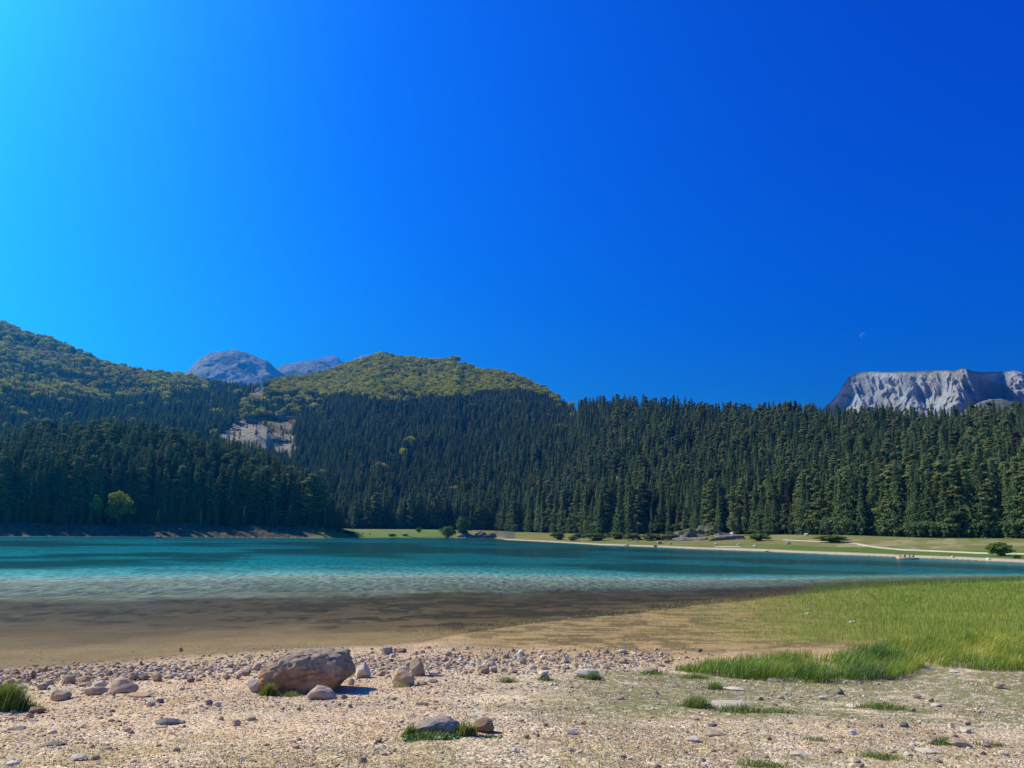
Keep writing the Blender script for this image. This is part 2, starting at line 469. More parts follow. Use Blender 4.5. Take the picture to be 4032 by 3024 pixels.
ground = add('ground', make_mesh('ground', np.stack([X, Y, Z], -1).reshape(-1, 3), F, [m_ground], True,
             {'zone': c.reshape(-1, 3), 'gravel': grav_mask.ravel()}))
tag(ground, 'pale gravel beach, lake bed and far grassy shore', kind='structure')

# ------------------------------------------------------------------ water
wa = np.radians(np.linspace(-62, 62, 420))
tw = np.concatenate([np.linspace(0, 1, 150) ** 1.8])
A2, T2 = np.meshgrid(wa, tw)
r0w = np.minimum(r_near(A2) - 6, 60); r1w = r_far(A2) + 6
R2_ = r0w + (r1w - r0w) * T2
XW, YW = np.sin(A2) * R2_, np.cos(A2) * R2_
dep = -ground_z(XW, YW)
calm = sstep(.62, .95, T2) * .85
VXw, VYw = project(np.stack([XW, YW, XW * 0], -1))
patch = fbm(A2 * 5 + 3, np.log(R2_) * 5.5 + A2 * 1.3, 4, 77)
rip_sheen = np.clip(sstep(.36, .56, patch) * (1 - calm) + .12, 0, 1)
rip_sheen = rip_sheen * np.interp(VXw, [0, 600, 1000, 1500, 2212], [1.0, .95, .55, .6, .45])  # lower to centre and right: forest reflection imitated in the water colour
sw = (R2_ - r_near(A2)) * (1 + np.clip(r_near(A2) - 28, 0, 60) / 28)
rip_sheen = np.where(sw < 18, np.maximum(rip_sheen * .5, .35), rip_sheen)
rip_sheen = np.maximum(rip_sheen, .95 * sstep(16, 22, sw) * sstep(62, 40, sw) * np.interp(VXw, [0, 900, 2212], [1, .8, .5]))  # raised over the pale strip, where glitter is painted into the colour
iw = np.arange(A2.size).reshape(A2.shape)
FW = np.stack([iw[:-1, :-1], iw[:-1, 1:], iw[1:, 1:], iw[1:, :-1]], -1).reshape(-1, 4)
m_water, n, l = new_mat("water")
tc = n.new('ShaderNodeTexCoord')
ad = N(n, 'ShaderNodeAttribute', attribute_name='depth'); ar = N(n, 'ShaderNodeAttribute', attribute_name='ripple_sheen')
mp = n.new('ShaderNodeMapping'); mp.inputs['Scale'].default_value = (.55, 1.0, 1); mp.inputs['Rotation'].default_value = (0, 0, R(14)); l.new(tc.outputs['Object'], mp.inputs[0])
w1 = noise_tex(n, l, mp.outputs[0], 1.6, 5, .6, .3); w2 = noise_tex(n, l, mp.outputs[0], .28, 3, .5)
mq = n.new('ShaderNodeMapping'); mq.inputs['Scale'].default_value = (1.6, .6, 1); mq.inputs['Rotation'].default_value = (0, 0, R(2)); l.new(tc.outputs['Object'], mq.inputs[0])
wq = noise_tex(n, l, mq.outputs[0], 1.0, 6, .65)
wh = mathn(n, l, 'MULTIPLY_ADD', w2.outputs[0], 1.2, mathn(n, l, 'MULTIPLY_ADD', wq.outputs[0], 1.6, w1.outputs[0]))
bp = n.new('ShaderNodeBump'); bp.inputs['Distance'].default_value = .16
l.new(wh, bp.inputs['Height']); l.new(ar.outputs['Fac'], bp.inputs['Strength'])
body = ramp(n, l, mathn(n, l, 'DIVIDE', ad.outputs['Fac'], 14.0), [(0.0, (.30, .22, .11)), (.018, (.19, .145, .07)), (.034, (.20, .17, .09)), (.048, (.30, .36, .25)), (.078, (.40, .50, .36)), (.17, (.12, .42, .36)), (.42, (.010, .20, .19)), (1.0, (.003, .12, .12))])
mp3 = n.new('ShaderNodeMapping'); mp3.inputs['Scale'].default_value = (2.0, .5, 1); mp3.inputs['Rotation'].default_value = (0, 0, R(2)); l.new(tc.outputs['Object'], mp3.inputs[0])
w3 = noise_tex(n, l, mp3.outputs[0], 1.0, 4, .8)
w3c = ramp(n, l, w3.outputs[0], [(.36, 0.0), (.66, 1.0)])
lum = mathn(n, l, 'MULTIPLY_ADD', mathn(n, l, 'MULTIPLY', ar.outputs['Fac'], w3c), 1.35, .33)  # body colour brightness: painted glitter, darker where forest would be reflected
bs = n.new('ShaderNodeVectorMath'); bs.operation = 'SCALE'; l.new(body, bs.inputs[0]); l.new(lum, bs.inputs['Scale'])
dif = n.new('ShaderNodeBsdfDiffuse'); l.new(bs.outputs[0], dif.inputs[0]); l.new(bp.outputs[0], dif.inputs['Normal'])
trn = n.new('ShaderNodeBsdfTransparent'); trn.inputs[0].default_value = (.86, .86, .76, 1)
k = mathn(n, l, 'SUBTRACT', 1.0, mathn(n, l, 'POWER', 2.718, mathn(n, l, 'MULTIPLY', ad.outputs['Fac'], -1.15)), clamp=True)
mx = n.new('ShaderNodeMixShader'); l.new(k, mx.inputs[0]); l.new(trn.outputs[0], mx.inputs[1]); l.new(dif.outputs[0], mx.inputs[2])
gl = n.new('ShaderNodeBsdfGlossy'); gl.inputs['Roughness'].default_value = .12; l.new(bp.outputs[0], gl.inputs['Normal'])
fre = n.new('ShaderNodeFresnel'); fre.inputs['IOR'].default_value = 1.33; l.new(bp.outputs[0], fre.inputs['Normal'])
rfac = ramp(n, l, mathn(n, l, 'DIVIDE', ad.outputs['Fac'], 3.0), [(0.0, .30), (.3, .38), (1.0, .5)])
fm_ = mathn(n, l, 'MULTIPLY', fre.outputs[0], rfac, clamp=True)
m2 = n.new('ShaderNodeMixShader'); l.new(fm_, m2.inputs[0]); l.new(mx.outputs[0], m2.inputs[1]); l.new(gl.outputs[0], m2.inputs[2])
o = n.new('ShaderNodeOutputMaterial'); l.new(m2.outputs[0], o.inputs[0])
water = add('water', make_mesh('water', np.stack([XW, YW, XW * 0], -1).reshape(-1, 3), FW, [m_water], True,
            {'depth': np.clip(dep, 0, 14).ravel(), 'ripple_sheen': rip_sheen.ravel()}))
tag(water, 'turquoise lake water with brown shallows', kind='structure')

# ------------------------------------------------------------------ hills
class Hill:
    def __init__(s, name, crest, front, zf, label, mat, expo=1.0, amp=12, nsc=.006, back=.55, color=None, res=(420, 170), seed=3, crest_n=3, hi=0.0):
        pts = sorted(((lambda p: (math.atan2(p[0], p[1]), math.hypot(p[0], p[1]), p[2] - th_))(at_r(x, y, r)) for x, y, r, th_ in crest))
        s.a = np.array([p[0] for p in pts]); s.c = np.array([p[1] for p in pts]); s.zc = np.array([p[2] for p in pts])
        s.front, s.zf, s.expo, s.amp, s.nsc, s.back, s.seed, s.cn, s.hi = front, zf, expo, amp, nsc, back, seed, crest_n, hi
        a0, a1 = s.a[0], s.a[-1]
        aa = np.linspace(a0, a1, res[0]); T = np.concatenate([np.linspace(0, 1.06, res[1]), np.linspace(1.1, 1.9, 14)])
        A, TT = np.meshgrid(aa, T)
        f, cc = s.front(A), np.interp(A, s.a, s.c)
        RR = f + (cc - f) * TT
        X, Y = np.sin(A) * RR, np.cos(A) * RR
        Z = s.z(A, RR)
        ii = np.arange(A.size).reshape(A.shape)
        F = np.stack([ii[:-1, :-1], ii[:-1, 1:], ii[1:, 1:], ii[1:, :-1]], -1).reshape(-1, 4)
        P = np.stack([X, Y, Z], -1)
        vx, vy = project(P)
        col = color(vx, vy, X, Y, Z, TT)
        s.o = add(name, make_mesh(name, P.reshape(-1, 3), F, [mat], True, {'zone': col.reshape(-1, 3)}))
        tag(s.o, label, kind='structure')
    def z(s, A, RR):
        f, c, zc = s.front(A), np.interp(A, s.a, s.c), np.interp(A, s.a, s.zc)
        t = (RR - f) / np.maximum(c - f, 1)
        tc_ = np.clip(t, 0, 1)
        z0 = s.zf(A) - 1.5
        z = z0 + (zc - z0) * tc_ ** s.expo
        X, Y = np.sin(A) * RR, np.cos(A) * RR
        env = np.clip(4 * tc_ * (1 - tc_), 0, 1)
        z = z + (fbm(X * s.nsc, Y * s.nsc, 5, s.seed) - .5) * 2 * s.amp * env
        z = z + (fbm(X * s.nsc * 6, Y * s.nsc * 6, 4, s.seed + 9) - .5) * 2 * (s.cn) * np.clip(tc_ * 6, 0, 1)
        if s.hi:
            g = 1 - np.abs(fbm(X * s.hi, Y * s.hi, 5, s.seed + 30) * 2 - 1)
            z = z + (g - .8) * s.amp * env
        z = z - np.maximum(t - 1, 0) * (c - f) * s.back
        return z

m_hill, n, l = new_mat("hill_ground")
at = N(n, 'ShaderNodeAttribute', attribute_name='zone'); ge = n.new('ShaderNodeNewGeometry')
t1 = noise_tex(n, l, ge.outputs['Position'], .06, 8, .7); t2 = noise_tex(n, l, ge.outputs['Position'], .35, 6, .65)
g = mathn(n, l, 'MULTIPLY_ADD', t1.outputs[0], 1.0, .5)
sc = n.new('ShaderNodeVectorMath'); sc.operation = 'SCALE'; l.new(at.outputs['Color'], sc.inputs[0]); l.new(g, sc.inputs['Scale'])
finish(n, l, sc.outputs[0], .95, mathn(n, l, 'ADD', t1.outputs[0], mathn(n, l, 'MULTIPLY', t2.outputs[0], .3)), .1, 6.0, 1.0)

_mf = [(-400, 640), (500, 610), (760, 575), (980, 572), (1075, 560), (1110, 525), (1300, 440), (1500, 385), (1700, 330), (1850, 300), (2000, 280), (2212, 268), (2500, 240)]
_ma = az_of(np.array([q[0] for q in _mf]))
def main_front(a): return np.interp(a, _ma, [q[1] for q in _mf])

CLEARING = [(470, 945), (488, 925), (520, 905), (555, 893), (590, 900), (630, 888), (646, 905), (632, 925), (640, 955), (625, 990), (590, 975), (545, 968), (515, 955), (485, 958)]
OUTCROPS = [[(1283, 1032), (1320, 1025), (1352, 1032), (1350, 1048), (1290, 1046)], [(1388, 1028), (1410, 1018), (1432, 1022), (1436, 1035), (1395, 1038)],
            [(980, 778), (1000, 774), (1012, 786), (985, 790)], [(690, 786), (712, 780), (735, 785), (720, 800), (694, 806), (684, 800)],
            [(535, 850), (560, 830), (580, 835), (562, 860), (540, 866)]]
def cl_forest(vx, vy, X, Y, Z, T):
    c = np.zeros(X.shape + (3,)) + lin(.045, .05, .018)
    up = sstep(.50, .75, T)
    c = mixc(c, lin(.13, .12, .035), up * .8)
    nn = fbm(X * .02, Y * .02, 4, 55)
    j = (fbm(X * .03, Y * .03, 3, 56) - .5) * 26; k = (fbm(X * .03, Y * .03, 3, 57) - .5) * 20
    cm = inpoly(vx + j, vy + k, CLEARING)
    for q in OUTCROPS: cm = cm | inpoly(vx + j * .5, vy + k * .5, q)
    cm = cm.astype(float)
    c = mixc(c, np.where((nn > .57)[..., None], lin(.38, .31, .20), lin(.30, .20, .07)), cm)
    return c

hill_far_left = Hill('hill', [(-400, 600, 1700, 9), (0, 697, 1500, 6), (20, 703, 1500, 6), (75, 726, 1490, 6), (110, 732, 1480, 6), (165, 752, 1460, 8), (200, 768, 1440, 9), (240, 782, 1420, 9), (280, 790, 1400, 10), (360, 800, 1350, 11),
        (440, 812, 1300, 12), (500, 818, 1250, 12), (560, 824, 1200, 12), (620, 850, 1150, 12), (760, 960, 1050, 12)],
        lambda a: np.interp(a, [az_of(560), az_of(740)], [520., 900.]), lambda a: np.full(np.shape(a), 4.), 'high wooded ridge falling from the left with autumn coloured upper slopes', m_hill, 1.05, 26, .0045, color=cl_forest, seed=11)
hill_main = Hill('hill', [(380, 1040, 700, 10), (440, 965, 760, 9), (480, 905, 900, 10), (520, 862, 1020, 10), (555, 832, 1120, 9), (600, 818, 1200, 9), (640, 812, 1250, 9), (680, 806, 1280, 8), (700, 800, 1300, 8), (740, 787, 1320, 8), (780, 776, 1330, 8),
        (820, 764, 1340, 7), (860, 769, 1340, 7), (920, 777, 1330, 7), (960, 779, 1320, 7), (985, 778, 1300, 3), (1000, 786, 1300, 6), (1040, 795, 1290, 9), (1080, 799, 1270, 9), (1120, 811, 1240, 9), (1160, 828, 1200, 10), (1200, 848, 1120, 9),
        (1230, 866, 1020, 10), (1260, 868, 900, 12), (1340, 864, 760, 12), (1400, 866, 720, 12), (1440, 872, 690, 12), (1500, 876, 670, 13), (1560, 880, 650, 14), (1640, 881, 630, 14), (1700, 877, 600, 14),
        (1780, 881, 590, 14), (1850, 887, 570, 14), (1950, 888, 560, 14), (2050, 884, 540, 14), (2120, 880, 530, 14), (2212, 882, 520, 14), (2500, 880, 500, 14)],
        main_front, lambda a: z_edge(a), 'broad hill of dense conifers with a rounded autumn coloured summit', m_hill, 1.12, 14, .006, color=cl_forest, seed=23, res=(620, 200))
hill_left = Hill('hill', [(-400, 935, 430, 26), (0, 930, 460, 26), (50, 920, 465, 26), (100, 914, 468, 26), (150, 918, 472, 26), (200, 903, 476, 26), (240, 900, 480, 26), (300, 908, 484, 26), (350, 908, 488, 26), (400, 925, 490, 26), (440, 938, 485, 25),
        (480, 953, 490, 25), (520, 966, 495, 25), (560, 974, 500, 24), (600, 990, 500, 24), (640, 1014, 500, 24), (680, 1044, 495, 23), (700, 1080, 490, 20), (740, 1120, 480, 14), (765, 1150, 470, 6)],
        lambda a: r_edge(a), lambda a: z_edge(a), 'low wooded spur in shade above the left bank of the lake', m_hill, .9, 5, .012, color=cl_forest, seed=37, res=(300, 90), crest_n=1)

m_mtn, n, l = new_mat("mountain_rock")
at = N(n, 'ShaderNodeAttribute', attribute_name='zone'); ge = n.new('ShaderNodeNewGeometry')
mpz = n.new('ShaderNodeMapping'); mpz.inputs['Scale'].default_value = (1, 1, .35); l.new(ge.outputs['Position'], mpz.inputs[0])
t1 = noise_tex(n, l, mpz.outputs[0], .012, 10, .68); t2 = noise_tex(n, l, ge.outputs['Position'], .05, 8, .7)
g = mathn(n, l, 'MULTIPLY_ADD', t2.outputs[0], 1.1, .45)
sc = n.new('ShaderNodeVectorMath'); sc.operation = 'SCALE'; l.new(at.outputs['Color'], sc.inputs[0]); l.new(g, sc.inputs['Scale'])
cc = mixrgb(n, l, sc.outputs[0], (1.0, .92, .83), ramp(n, l, t1.outputs[0], [(.5, 0.), (.66, .75)]), 'MULTIPLY')
finish(n, l, cc, .95, mathn(n, l, 'ADD', t1.outputs[0], mathn(n, l, 'MULTIPLY', t2.outputs[0], .4)), .1, 45.0, 1.0)

def cl_rock(base, grass=None, gt=.55):
    def f(vx, vy, X, Y, Z, T):
        c = np.zeros(X.shape + (3,)) + np.array(base)
        nn = fbm(X * .004, Y * .004, 5, 61)
        if grass is not None: c = mixc(c, grass, sstep(gt, gt + .08, nn))
        return c
    return f
Hill('mountain', [(330, 880, 3600, 0), (395, 806, 3700, 0), (412, 792, 3750, 0), (428, 777, 3800, 0), (450, 764, 3850, 0), (480, 758, 3900, 0), (505, 757, 3950, 0), (522, 761, 3980, 0), (542, 766, 4000, 0), (556, 774, 4000, 0), (575, 780, 4000, 0), (595, 796, 4000, 0), (620, 815, 4000, 0), (700, 880, 4000, 0)],
     lambda a: np.full(np.shape(a), 2600.), lambda a: np.full(np.shape(a), 200.), 'bare grey domed mountain beyond the left ridge', m_mtn, .8, 90, .0016, color=cl_rock((.34, .32, .28), lin(.15, .14, .08), .57), seed=41, crest_n=17, hi=.006, res=(260, 260))
Hill('mountain', [(540, 880, 4300, 0), (590, 806, 4400, 0), (605, 791, 4450, 0), (628, 785, 4480, 0), (650, 779, 4500, 0), (668, 777, 4500, 0), (690, 781, 4500, 0), (705, 787, 4500, 0), (740, 800, 4500, 0), (800, 850, 4500, 0)],
     lambda a: np.full(np.shape(a), 3300.), lambda a: np.full(np.shape(a), 250.), 'low grey mountain with dark scrub between the dome and the centre hill', m_mtn, .8, 80, .0018, color=cl_rock((.31, .29, .25), lin(.09, .10, .06), .48), seed=43, crest_n=17, hi=.006, res=(220, 220))
Hill('mountain', [(640, 860, 6300, 0), (672, 784, 6400, 0), (690, 773, 6450, 0), (706, 769, 6500, 0), (720, 769, 6500, 0), (730, 773, 6500, 0), (737, 779, 6500, 0), (760, 800, 6500, 0), (800, 860, 6500, 0)],
     lambda a: np.full(np.shape(a), 5000.), lambda a: np.full(np.shape(a), 350.), 'small brownish rounded peak farthest away', m_mtn, .8, 90, .0018, color=cl_rock((.34, .26, .22)), seed=47, crest_n=14, hi=.006, res=(120, 160))
Hill('mountain', [(730, 850, 4300, 0), (758, 780, 4400, 0), (768, 773, 4400, 0), (782, 769, 4400, 0), (800, 768, 4400, 0), (830, 772, 4400, 0), (900, 850, 4400, 0)],
     lambda a: np.full(np.shape(a), 3600.), lambda a: np.full(np.shape(a), 300.), 'pale grey crest just showing behind the centre hill summit', m_mtn, .8, 60, .0018, color=cl_rock((.40, .38, .37)), seed=49, crest_n=14, hi=.006, res=(120, 140))

# flat topped mountain on the right: cliff face with buttresses, plateau behind
def build_mesa():
    crest = [(1700, 960, 4100), (1778, 884, 3850), (1800, 863, 3780), (1812, 850, 3740), (1820, 834, 3710), (1834, 813, 3650), (1848, 804.5, 3600), (1880, 803, 3480), (1920, 803.5, 3340), (1950, 803, 3230), (2000, 801, 3070), (2040, 800, 2940), (2060, 800, 2880), (2070, 797, 2850),
             (2078, 795.5, 2820), (2088, 798, 2820), (2100, 801, 2840), (2130, 804, 2920), (2160, 802, 3000), (2190, 800, 3060), (2212, 803, 3080), (2300, 806, 3150), (2500, 830, 3200)]
    pp = [at_r(x, y, r) for x, y, r in crest]
    aa = np.array([math.atan2(p[0], p[1]) for p in pp]); cr = np.array([math.hypot(p[0], p[1]) for p in pp]); cz = np.array([p[2] for p in pp])
    A = np.linspace(aa[0], aa[-1], 760)
    T = np.concatenate([np.linspace(0, 1, 230), 1 + np.geomspace(.004, 2.2, 30)])
    A, T = np.meshgrid(A, T)
    c = np.interp(A, aa, cr); z1 = np.interp(A, aa, cz)
    tc_ = np.clip(T, 0, 1)
    u = A * 2900 + tc_ * 130
    # outward distance of the face from the rim as a function of height fraction (talus then cliff)
    out = np.interp(tc_, [0, .18, .38, .6, .85, .97, 1], [900, 520, 300, 185, 75, 18, 0])
    but = np.abs(fbm(u / 310, tc_ * .9, 4, 71) * 2 - 1) * 2
    but2 = np.abs(fbm(u / 70, tc_ * 1.6, 4, 72) * 2 - 1) * 2
    fine = fbm(u / 22, tc_ * 9, 4, 73)
    gap = np.exp(-((A - az_of(2130, 830)) / R(1.1)) ** 2)
    gap2 = np.exp(-((A - az_of(2010, 850)) / R(.75)) ** 2) * .7
    env = np.clip((1 - tc_) * 9, 0, 1)
    off = out * (1 + .0 * but) - (but * 300 + but2 * 85 + fine * 44) * env + 150 * env
    off = off - (gap * 330 + gap2 * 230) * np.clip((1 - tc_) * 5, 0, 1) * (tc_ > .0)
    rr = c - off
    z = z1 * tc_ + (fine - .5) * 16 * np.clip(T, 0, 1) * env
    over = np.maximum(T - 1, 0)
    rr = np.where(T > 1, c + over * 900, rr)
    z = np.where(T > 1, z1 - over * 55 + (fbm(u / 200, over * 5, 3, 74) - .5) * 10 * np.clip(over * 20, 0, 1), z)
    X, Y = np.sin(A) * rr, np.cos(A) * rr
    e_ = np.clip((1.02 - T) * 14, 0, 1).ravel()
    XYZ = np.stack([X, Y, z], -1).reshape(-1, 3)
    D1 = np.array([mnoise.ridged_multi_fractal(Vector((p[0] / 120, p[1] / 120, p[2] / 90)), 1.0, 2.1, 6, 1.0, 2.0) for p in XYZ]).reshape(X.shape)
    strata = vnoise(z / 26 + u * .004, u * .01, 79)
    rr = rr - ((D1 - 1.0) * 42 + (strata - .5) * 22) * e_.reshape(X.shape)
    X, Y = np.sin(A) * rr, np.cos(A) * rr
    P = np.stack([X, Y, z], -1)
    col = np.zeros(X.shape + (3,)) + lin(.60, .58, .54)
    warm = sstep(.52, .66, fbm(u / 90, tc_ * 5, 4, 75))
    col = mixc(col, lin(.60, .49, .38), warm * .7)
    dark = sstep(.55, .7, fbm(u / 40, tc_ * 3, 4, 76))
    col = mixc(col, lin(.22, .22, .22), dark * .5)
    sc_ = sstep(.45, .6, fbm(u / 60, tc_ * 12, 4, 77)) * sstep(.45, .2, tc_)
    col = mixc(col, lin(.12, .13, .06), sc_ * .5)
    col = mixc(col, lin(.07, .09, .03), sstep(.985, 1.003, T))
    ii = np.arange(A.size).reshape(A.shape)
    F = np.stack([ii[:-1, :-1], ii[:-1, 1:], ii[1:, 1:], ii[1:, :-1]], -1).reshape(-1, 4)
    o = add('mountain', make_mesh('mountain', P.reshape(-1, 3), F, [m_mtn], False, {'zone': col.reshape(-1, 3)}))
    tag(o, 'flat topped pale cliff mountain above the forest on the right', kind='structure')
build_mesa()
Hill('mountain', [(2030, 930, 1900, 0), (2075, 893, 1900, 0), (2092, 880, 1900, 0), (2112, 870, 1900, 0), (2140, 863, 1900, 0), (2165, 863, 1900, 0), (2185, 869, 1900, 0), (2212, 877, 1900, 0), (2300, 890, 1900, 0), (2400, 930, 1900, 0)],
     lambda a: np.full(np.shape(a), 1300.), lambda a: np.full(np.shape(a), 20.), 'low pale rocky shoulder in front of the cliff mountain', m_mtn, .8, 25, .004, color=cl_rock((.46, .42, .35), lin(.20, .19, .10), .52), seed=53, crest_n=4, hi=.01, res=(140, 140))

# ------------------------------------------------------------------ tree shapes (unit height, built once, shared by the copies)
rng = np.random.default_rng(5)

class Leaves:
    """collects many small diamond shaped faces"""
    def __init__(s): s.V = []; s.n = 0
    def add(s, c, a, b, l, w):
        """c centres (N,3), a long axis, b cross axis (unit), l, w half sizes"""
        l = np.asarray(l).reshape(-1, 1); w = np.asarray(w).reshape(-1, 1)
        s.V.append(np.stack([c - a * l, c - b * w + a * l * .1, c + a * l, c + b * w + a * l * .1], 1))
    def mesh(s, name, mat):
        V = np.concatenate(s.V, 0); k = len(V)
        return make_mesh(name, V.reshape(-1, 3), np.arange(k * 4).reshape(k, 4), [mat])

def unit(v): return v / np.maximum(np.linalg.norm(v, axis=-1, keepdims=True), 1e-9)

def trunk_mesh(name, h, r, mat, seg=7, bend=.01, bare=None, r_top=.15):
    V = []; F = []; zs = np.linspace(-.03, h, 8)
    bx = np.cumsum(rng.normal(0, bend, 8)); by = np.cumsum(rng.normal(0, bend, 8)); bx -= bx[0]; by -= by[0]
    for i, z in enumerate(zs):
        rr = r * (1 - (1 - r_top) * i / 7) * (1.35 if i == 0 else 1)
        for k_ in range(seg):
            a = 2 * math.pi * k_ / seg
            V.append((bx[i] + rr * math.cos(a), by[i] + rr * math.sin(a), z))
    for i in range(7):
        for k_ in range(seg):
            F.append((i * seg + k_, i * seg + (k_ + 1) % seg, (i + 1) * seg + (k_ + 1) % seg, (i + 1) * seg + k_))
    for (z0, az, ln, up, rb) in bare or []:
        p0 = np.array([np.interp(z0, zs, bx), np.interp(z0, zs, by), z0]); d = np.array([math.cos(az), math.sin(az), up]); d /= np.linalg.norm(d)
        sd = np.cross(d, (0, 0, 1)); sd /= np.linalg.norm(sd); ud = np.cross(sd, d)
        b = len(V)
        for t, q in ((0, 1), (.6, .6), (1, .2)):
            cpt = p0 + d * ln * t + np.array([0, 0, .03 * ln * t])
            for k_ in range(3):
                a = 2 * math.pi * k_ / 3
                V.append(tuple(cpt + (sd * math.cos(a) + ud * math.sin(a)) * rb * q))
        for i in range(2):
            for k_ in range(3):
                F.append((b + i * 3 + k_, b + i * 3 + (k_ + 1) % 3, b + (i + 1) * 3 + (k_ + 1) % 3, b + (i + 1) * 3 + k_))
    return make_mesh(name, V, F, [mat], True)

def spruce_crown(name, rad, z0, whorls, mat, droop=.35, dens=1.0, ragged=.25, leaf=.019, power=.85):
    L = Leaves()
    for i in range(whorls):
        f = i / (whorls - 1)
        z = z0 + (1.0 - z0) * (f ** .92)
        Rz = rad * max(1 - f, 0.03) ** power * rng.uniform(1 - ragged, 1 + ragged * .6)
        if f < .12: Rz *= .7 + f * 2.5
        nb = int((6 + 5 * (1 - f)) * dens)
        a0 = rng.uniform(0, 6.28)
        for b in range(nb):
            az = a0 + 6.283 * b / nb + rng.normal(0, .18)
            ln = Rz * rng.uniform(.7, 1.15)
            d = np.array([math.cos(az), math.sin(az), 0.0]); sd = np.array([-d[1], d[0], 0])
            m = max(3, int(ln / rad * 9))
            t = (np.arange(m) + .6) / m
            zz = z - droop * ln * t ** 1.3 + .12 * ln * t ** 3 + (f > .8) * ln * t * .5
            base = d * (ln * t)[:, None]; base[:, 2] = zz
            for kk in range(3 if f < .9 else 1):
                jit = rng.normal(0, .008, (m, 3)); jit[:, 2] *= .8
                c = base + jit + sd * rng.normal(0, .3, (m, 1)) * (ln * .35 * t + .004)[:, None]
                nn_ = unit(d * .75 + np.array([0, 0, .75]) + rng.normal(0, .42, (m, 3)))
                a = d + rng.normal(0, .45, (m, 3)) + np.array([0, 0, -.35]); a = unit(a - nn_ * (a * nn_).sum(1, keepdims=True))
                bb = unit(np.cross(nn_, a))
                L.add(c, a, bb, leaf * rng.uniform(.8, 1.7, m) * (1.15 - .6 * f), leaf * rng.uniform(.32, .6, m) * (1.15 - .5 * f))
    c = np.stack([np.zeros(6), np.zeros(6), np.linspace(.955, .998, 6)], 1)
    L.add(c, unit(rng.normal(0, .3, (6, 3)) + [0, 0, 1]), unit(rng.normal(0, 1, (6, 3)) * [1, 1, .1]), np.full(6, .014), np.full(6, .004))
    return L.mesh(name, mat)

def cloud(L, centre, rad, cnt, leaf, flat=.6, up=.0):
    p = rng.normal(0, 1, (cnt, 3)); p = unit(p) * rng.uniform(.35, 1, (cnt, 1)) ** .5
    nn_ = unit(unit(p) * 1.1 + np.array([0, 0, .25 + .3 * up]) + rng.normal(0, .45, (cnt, 3)))
    p = p * rad * np.array([1, 1, flat]) + centre
    a = rng.normal(0, 1, (cnt, 3)); a = unit(a - nn_ * (a * nn_).sum(1, keepdims=True)); b = unit(np.cross(nn_, a))
    L.add(p, a, b, leaf * rng.uniform(.6, 1.3, cnt), leaf * rng.uniform(.4, .8, cnt))

def pine_crown(name, rad, z0, mat, n=34, leaf=.016):
    L = Leaves()
    for i in range(n):
        f = (i + rng.uniform(0, 1)) / n
        z = z0 + (1 - z0) * f
        prof = min(1, .55 + f * 3) * (1 - f) ** .6 + .05
        az = rng.uniform(0, 6.28); d = rad * prof * rng.uniform(.25, 1.0)
        s_ = rad * rng.uniform(.28, .5) * (1.1 - .5 * f)
        cloud(L, np.array([math.cos(az) * d, math.sin(az) * d, z - s_ * .3]), s_, 110, leaf, .30, 1.6)
    cloud(L, np.array([0, 0, .965]), rad * .3, 60, leaf, .6)
    return L.mesh(name, mat)

def leafy_crown(name, rad, z0, mat, n=40, leaf=.02, flat=.85, per=90):
    L = Leaves(); zc = (1 + z0) / 2; hz = (1 - z0) / 2
    for i in range(n):
        p = unit(rng.normal(0, 1, 3)) * rng.uniform(.3, .92)
        s_ = rng.uniform(.2, .38)
        cloud(L, np.array([p[0] * rad, p[1] * rad, zc + p[2] * hz * .88]), s_ * rad * 1.1, per, leaf, flat)
    return L.mesh(name, mat)

M_SPRUCE = leaf_mat("spruce_needles", (.05, .085, .036), (.21, .255, .095), .25, 30, .55, (.075, .050, .030), .955, .985)
M_PINE = leaf_mat("pine_needles", (.10, .125, .045), (.31, .31, .11), .25, 25, .5, (.10, .06, .035), .93, .97)
M_AUTUMN = leaf_mat("autumn_leaves", (.11, .16, .03), (.74, .66, .08), .35, 25, .7, (.62, .36, .05), .90, .995)
M_BUSH = leaf_mat("bush_leaves", (.08, .13, .03), (.22, .27, .06), .25, 25, .4)
M_YELLOW = leaf_mat("yellow_leaves", (.20, .25, .03), (.50, .50, .07), .4, 25, .2)
M_SAGE = leaf_mat("grey_green_leaves", (.11, .14, .06), (.24, .26, .12), .2, 25, .4)
M_BARK = plain("bark", (.13, .10, .075), .95, .35, 20)
M_DEAD = plain("dead_wood", (.38, .34, .30), .9, .2, 30)

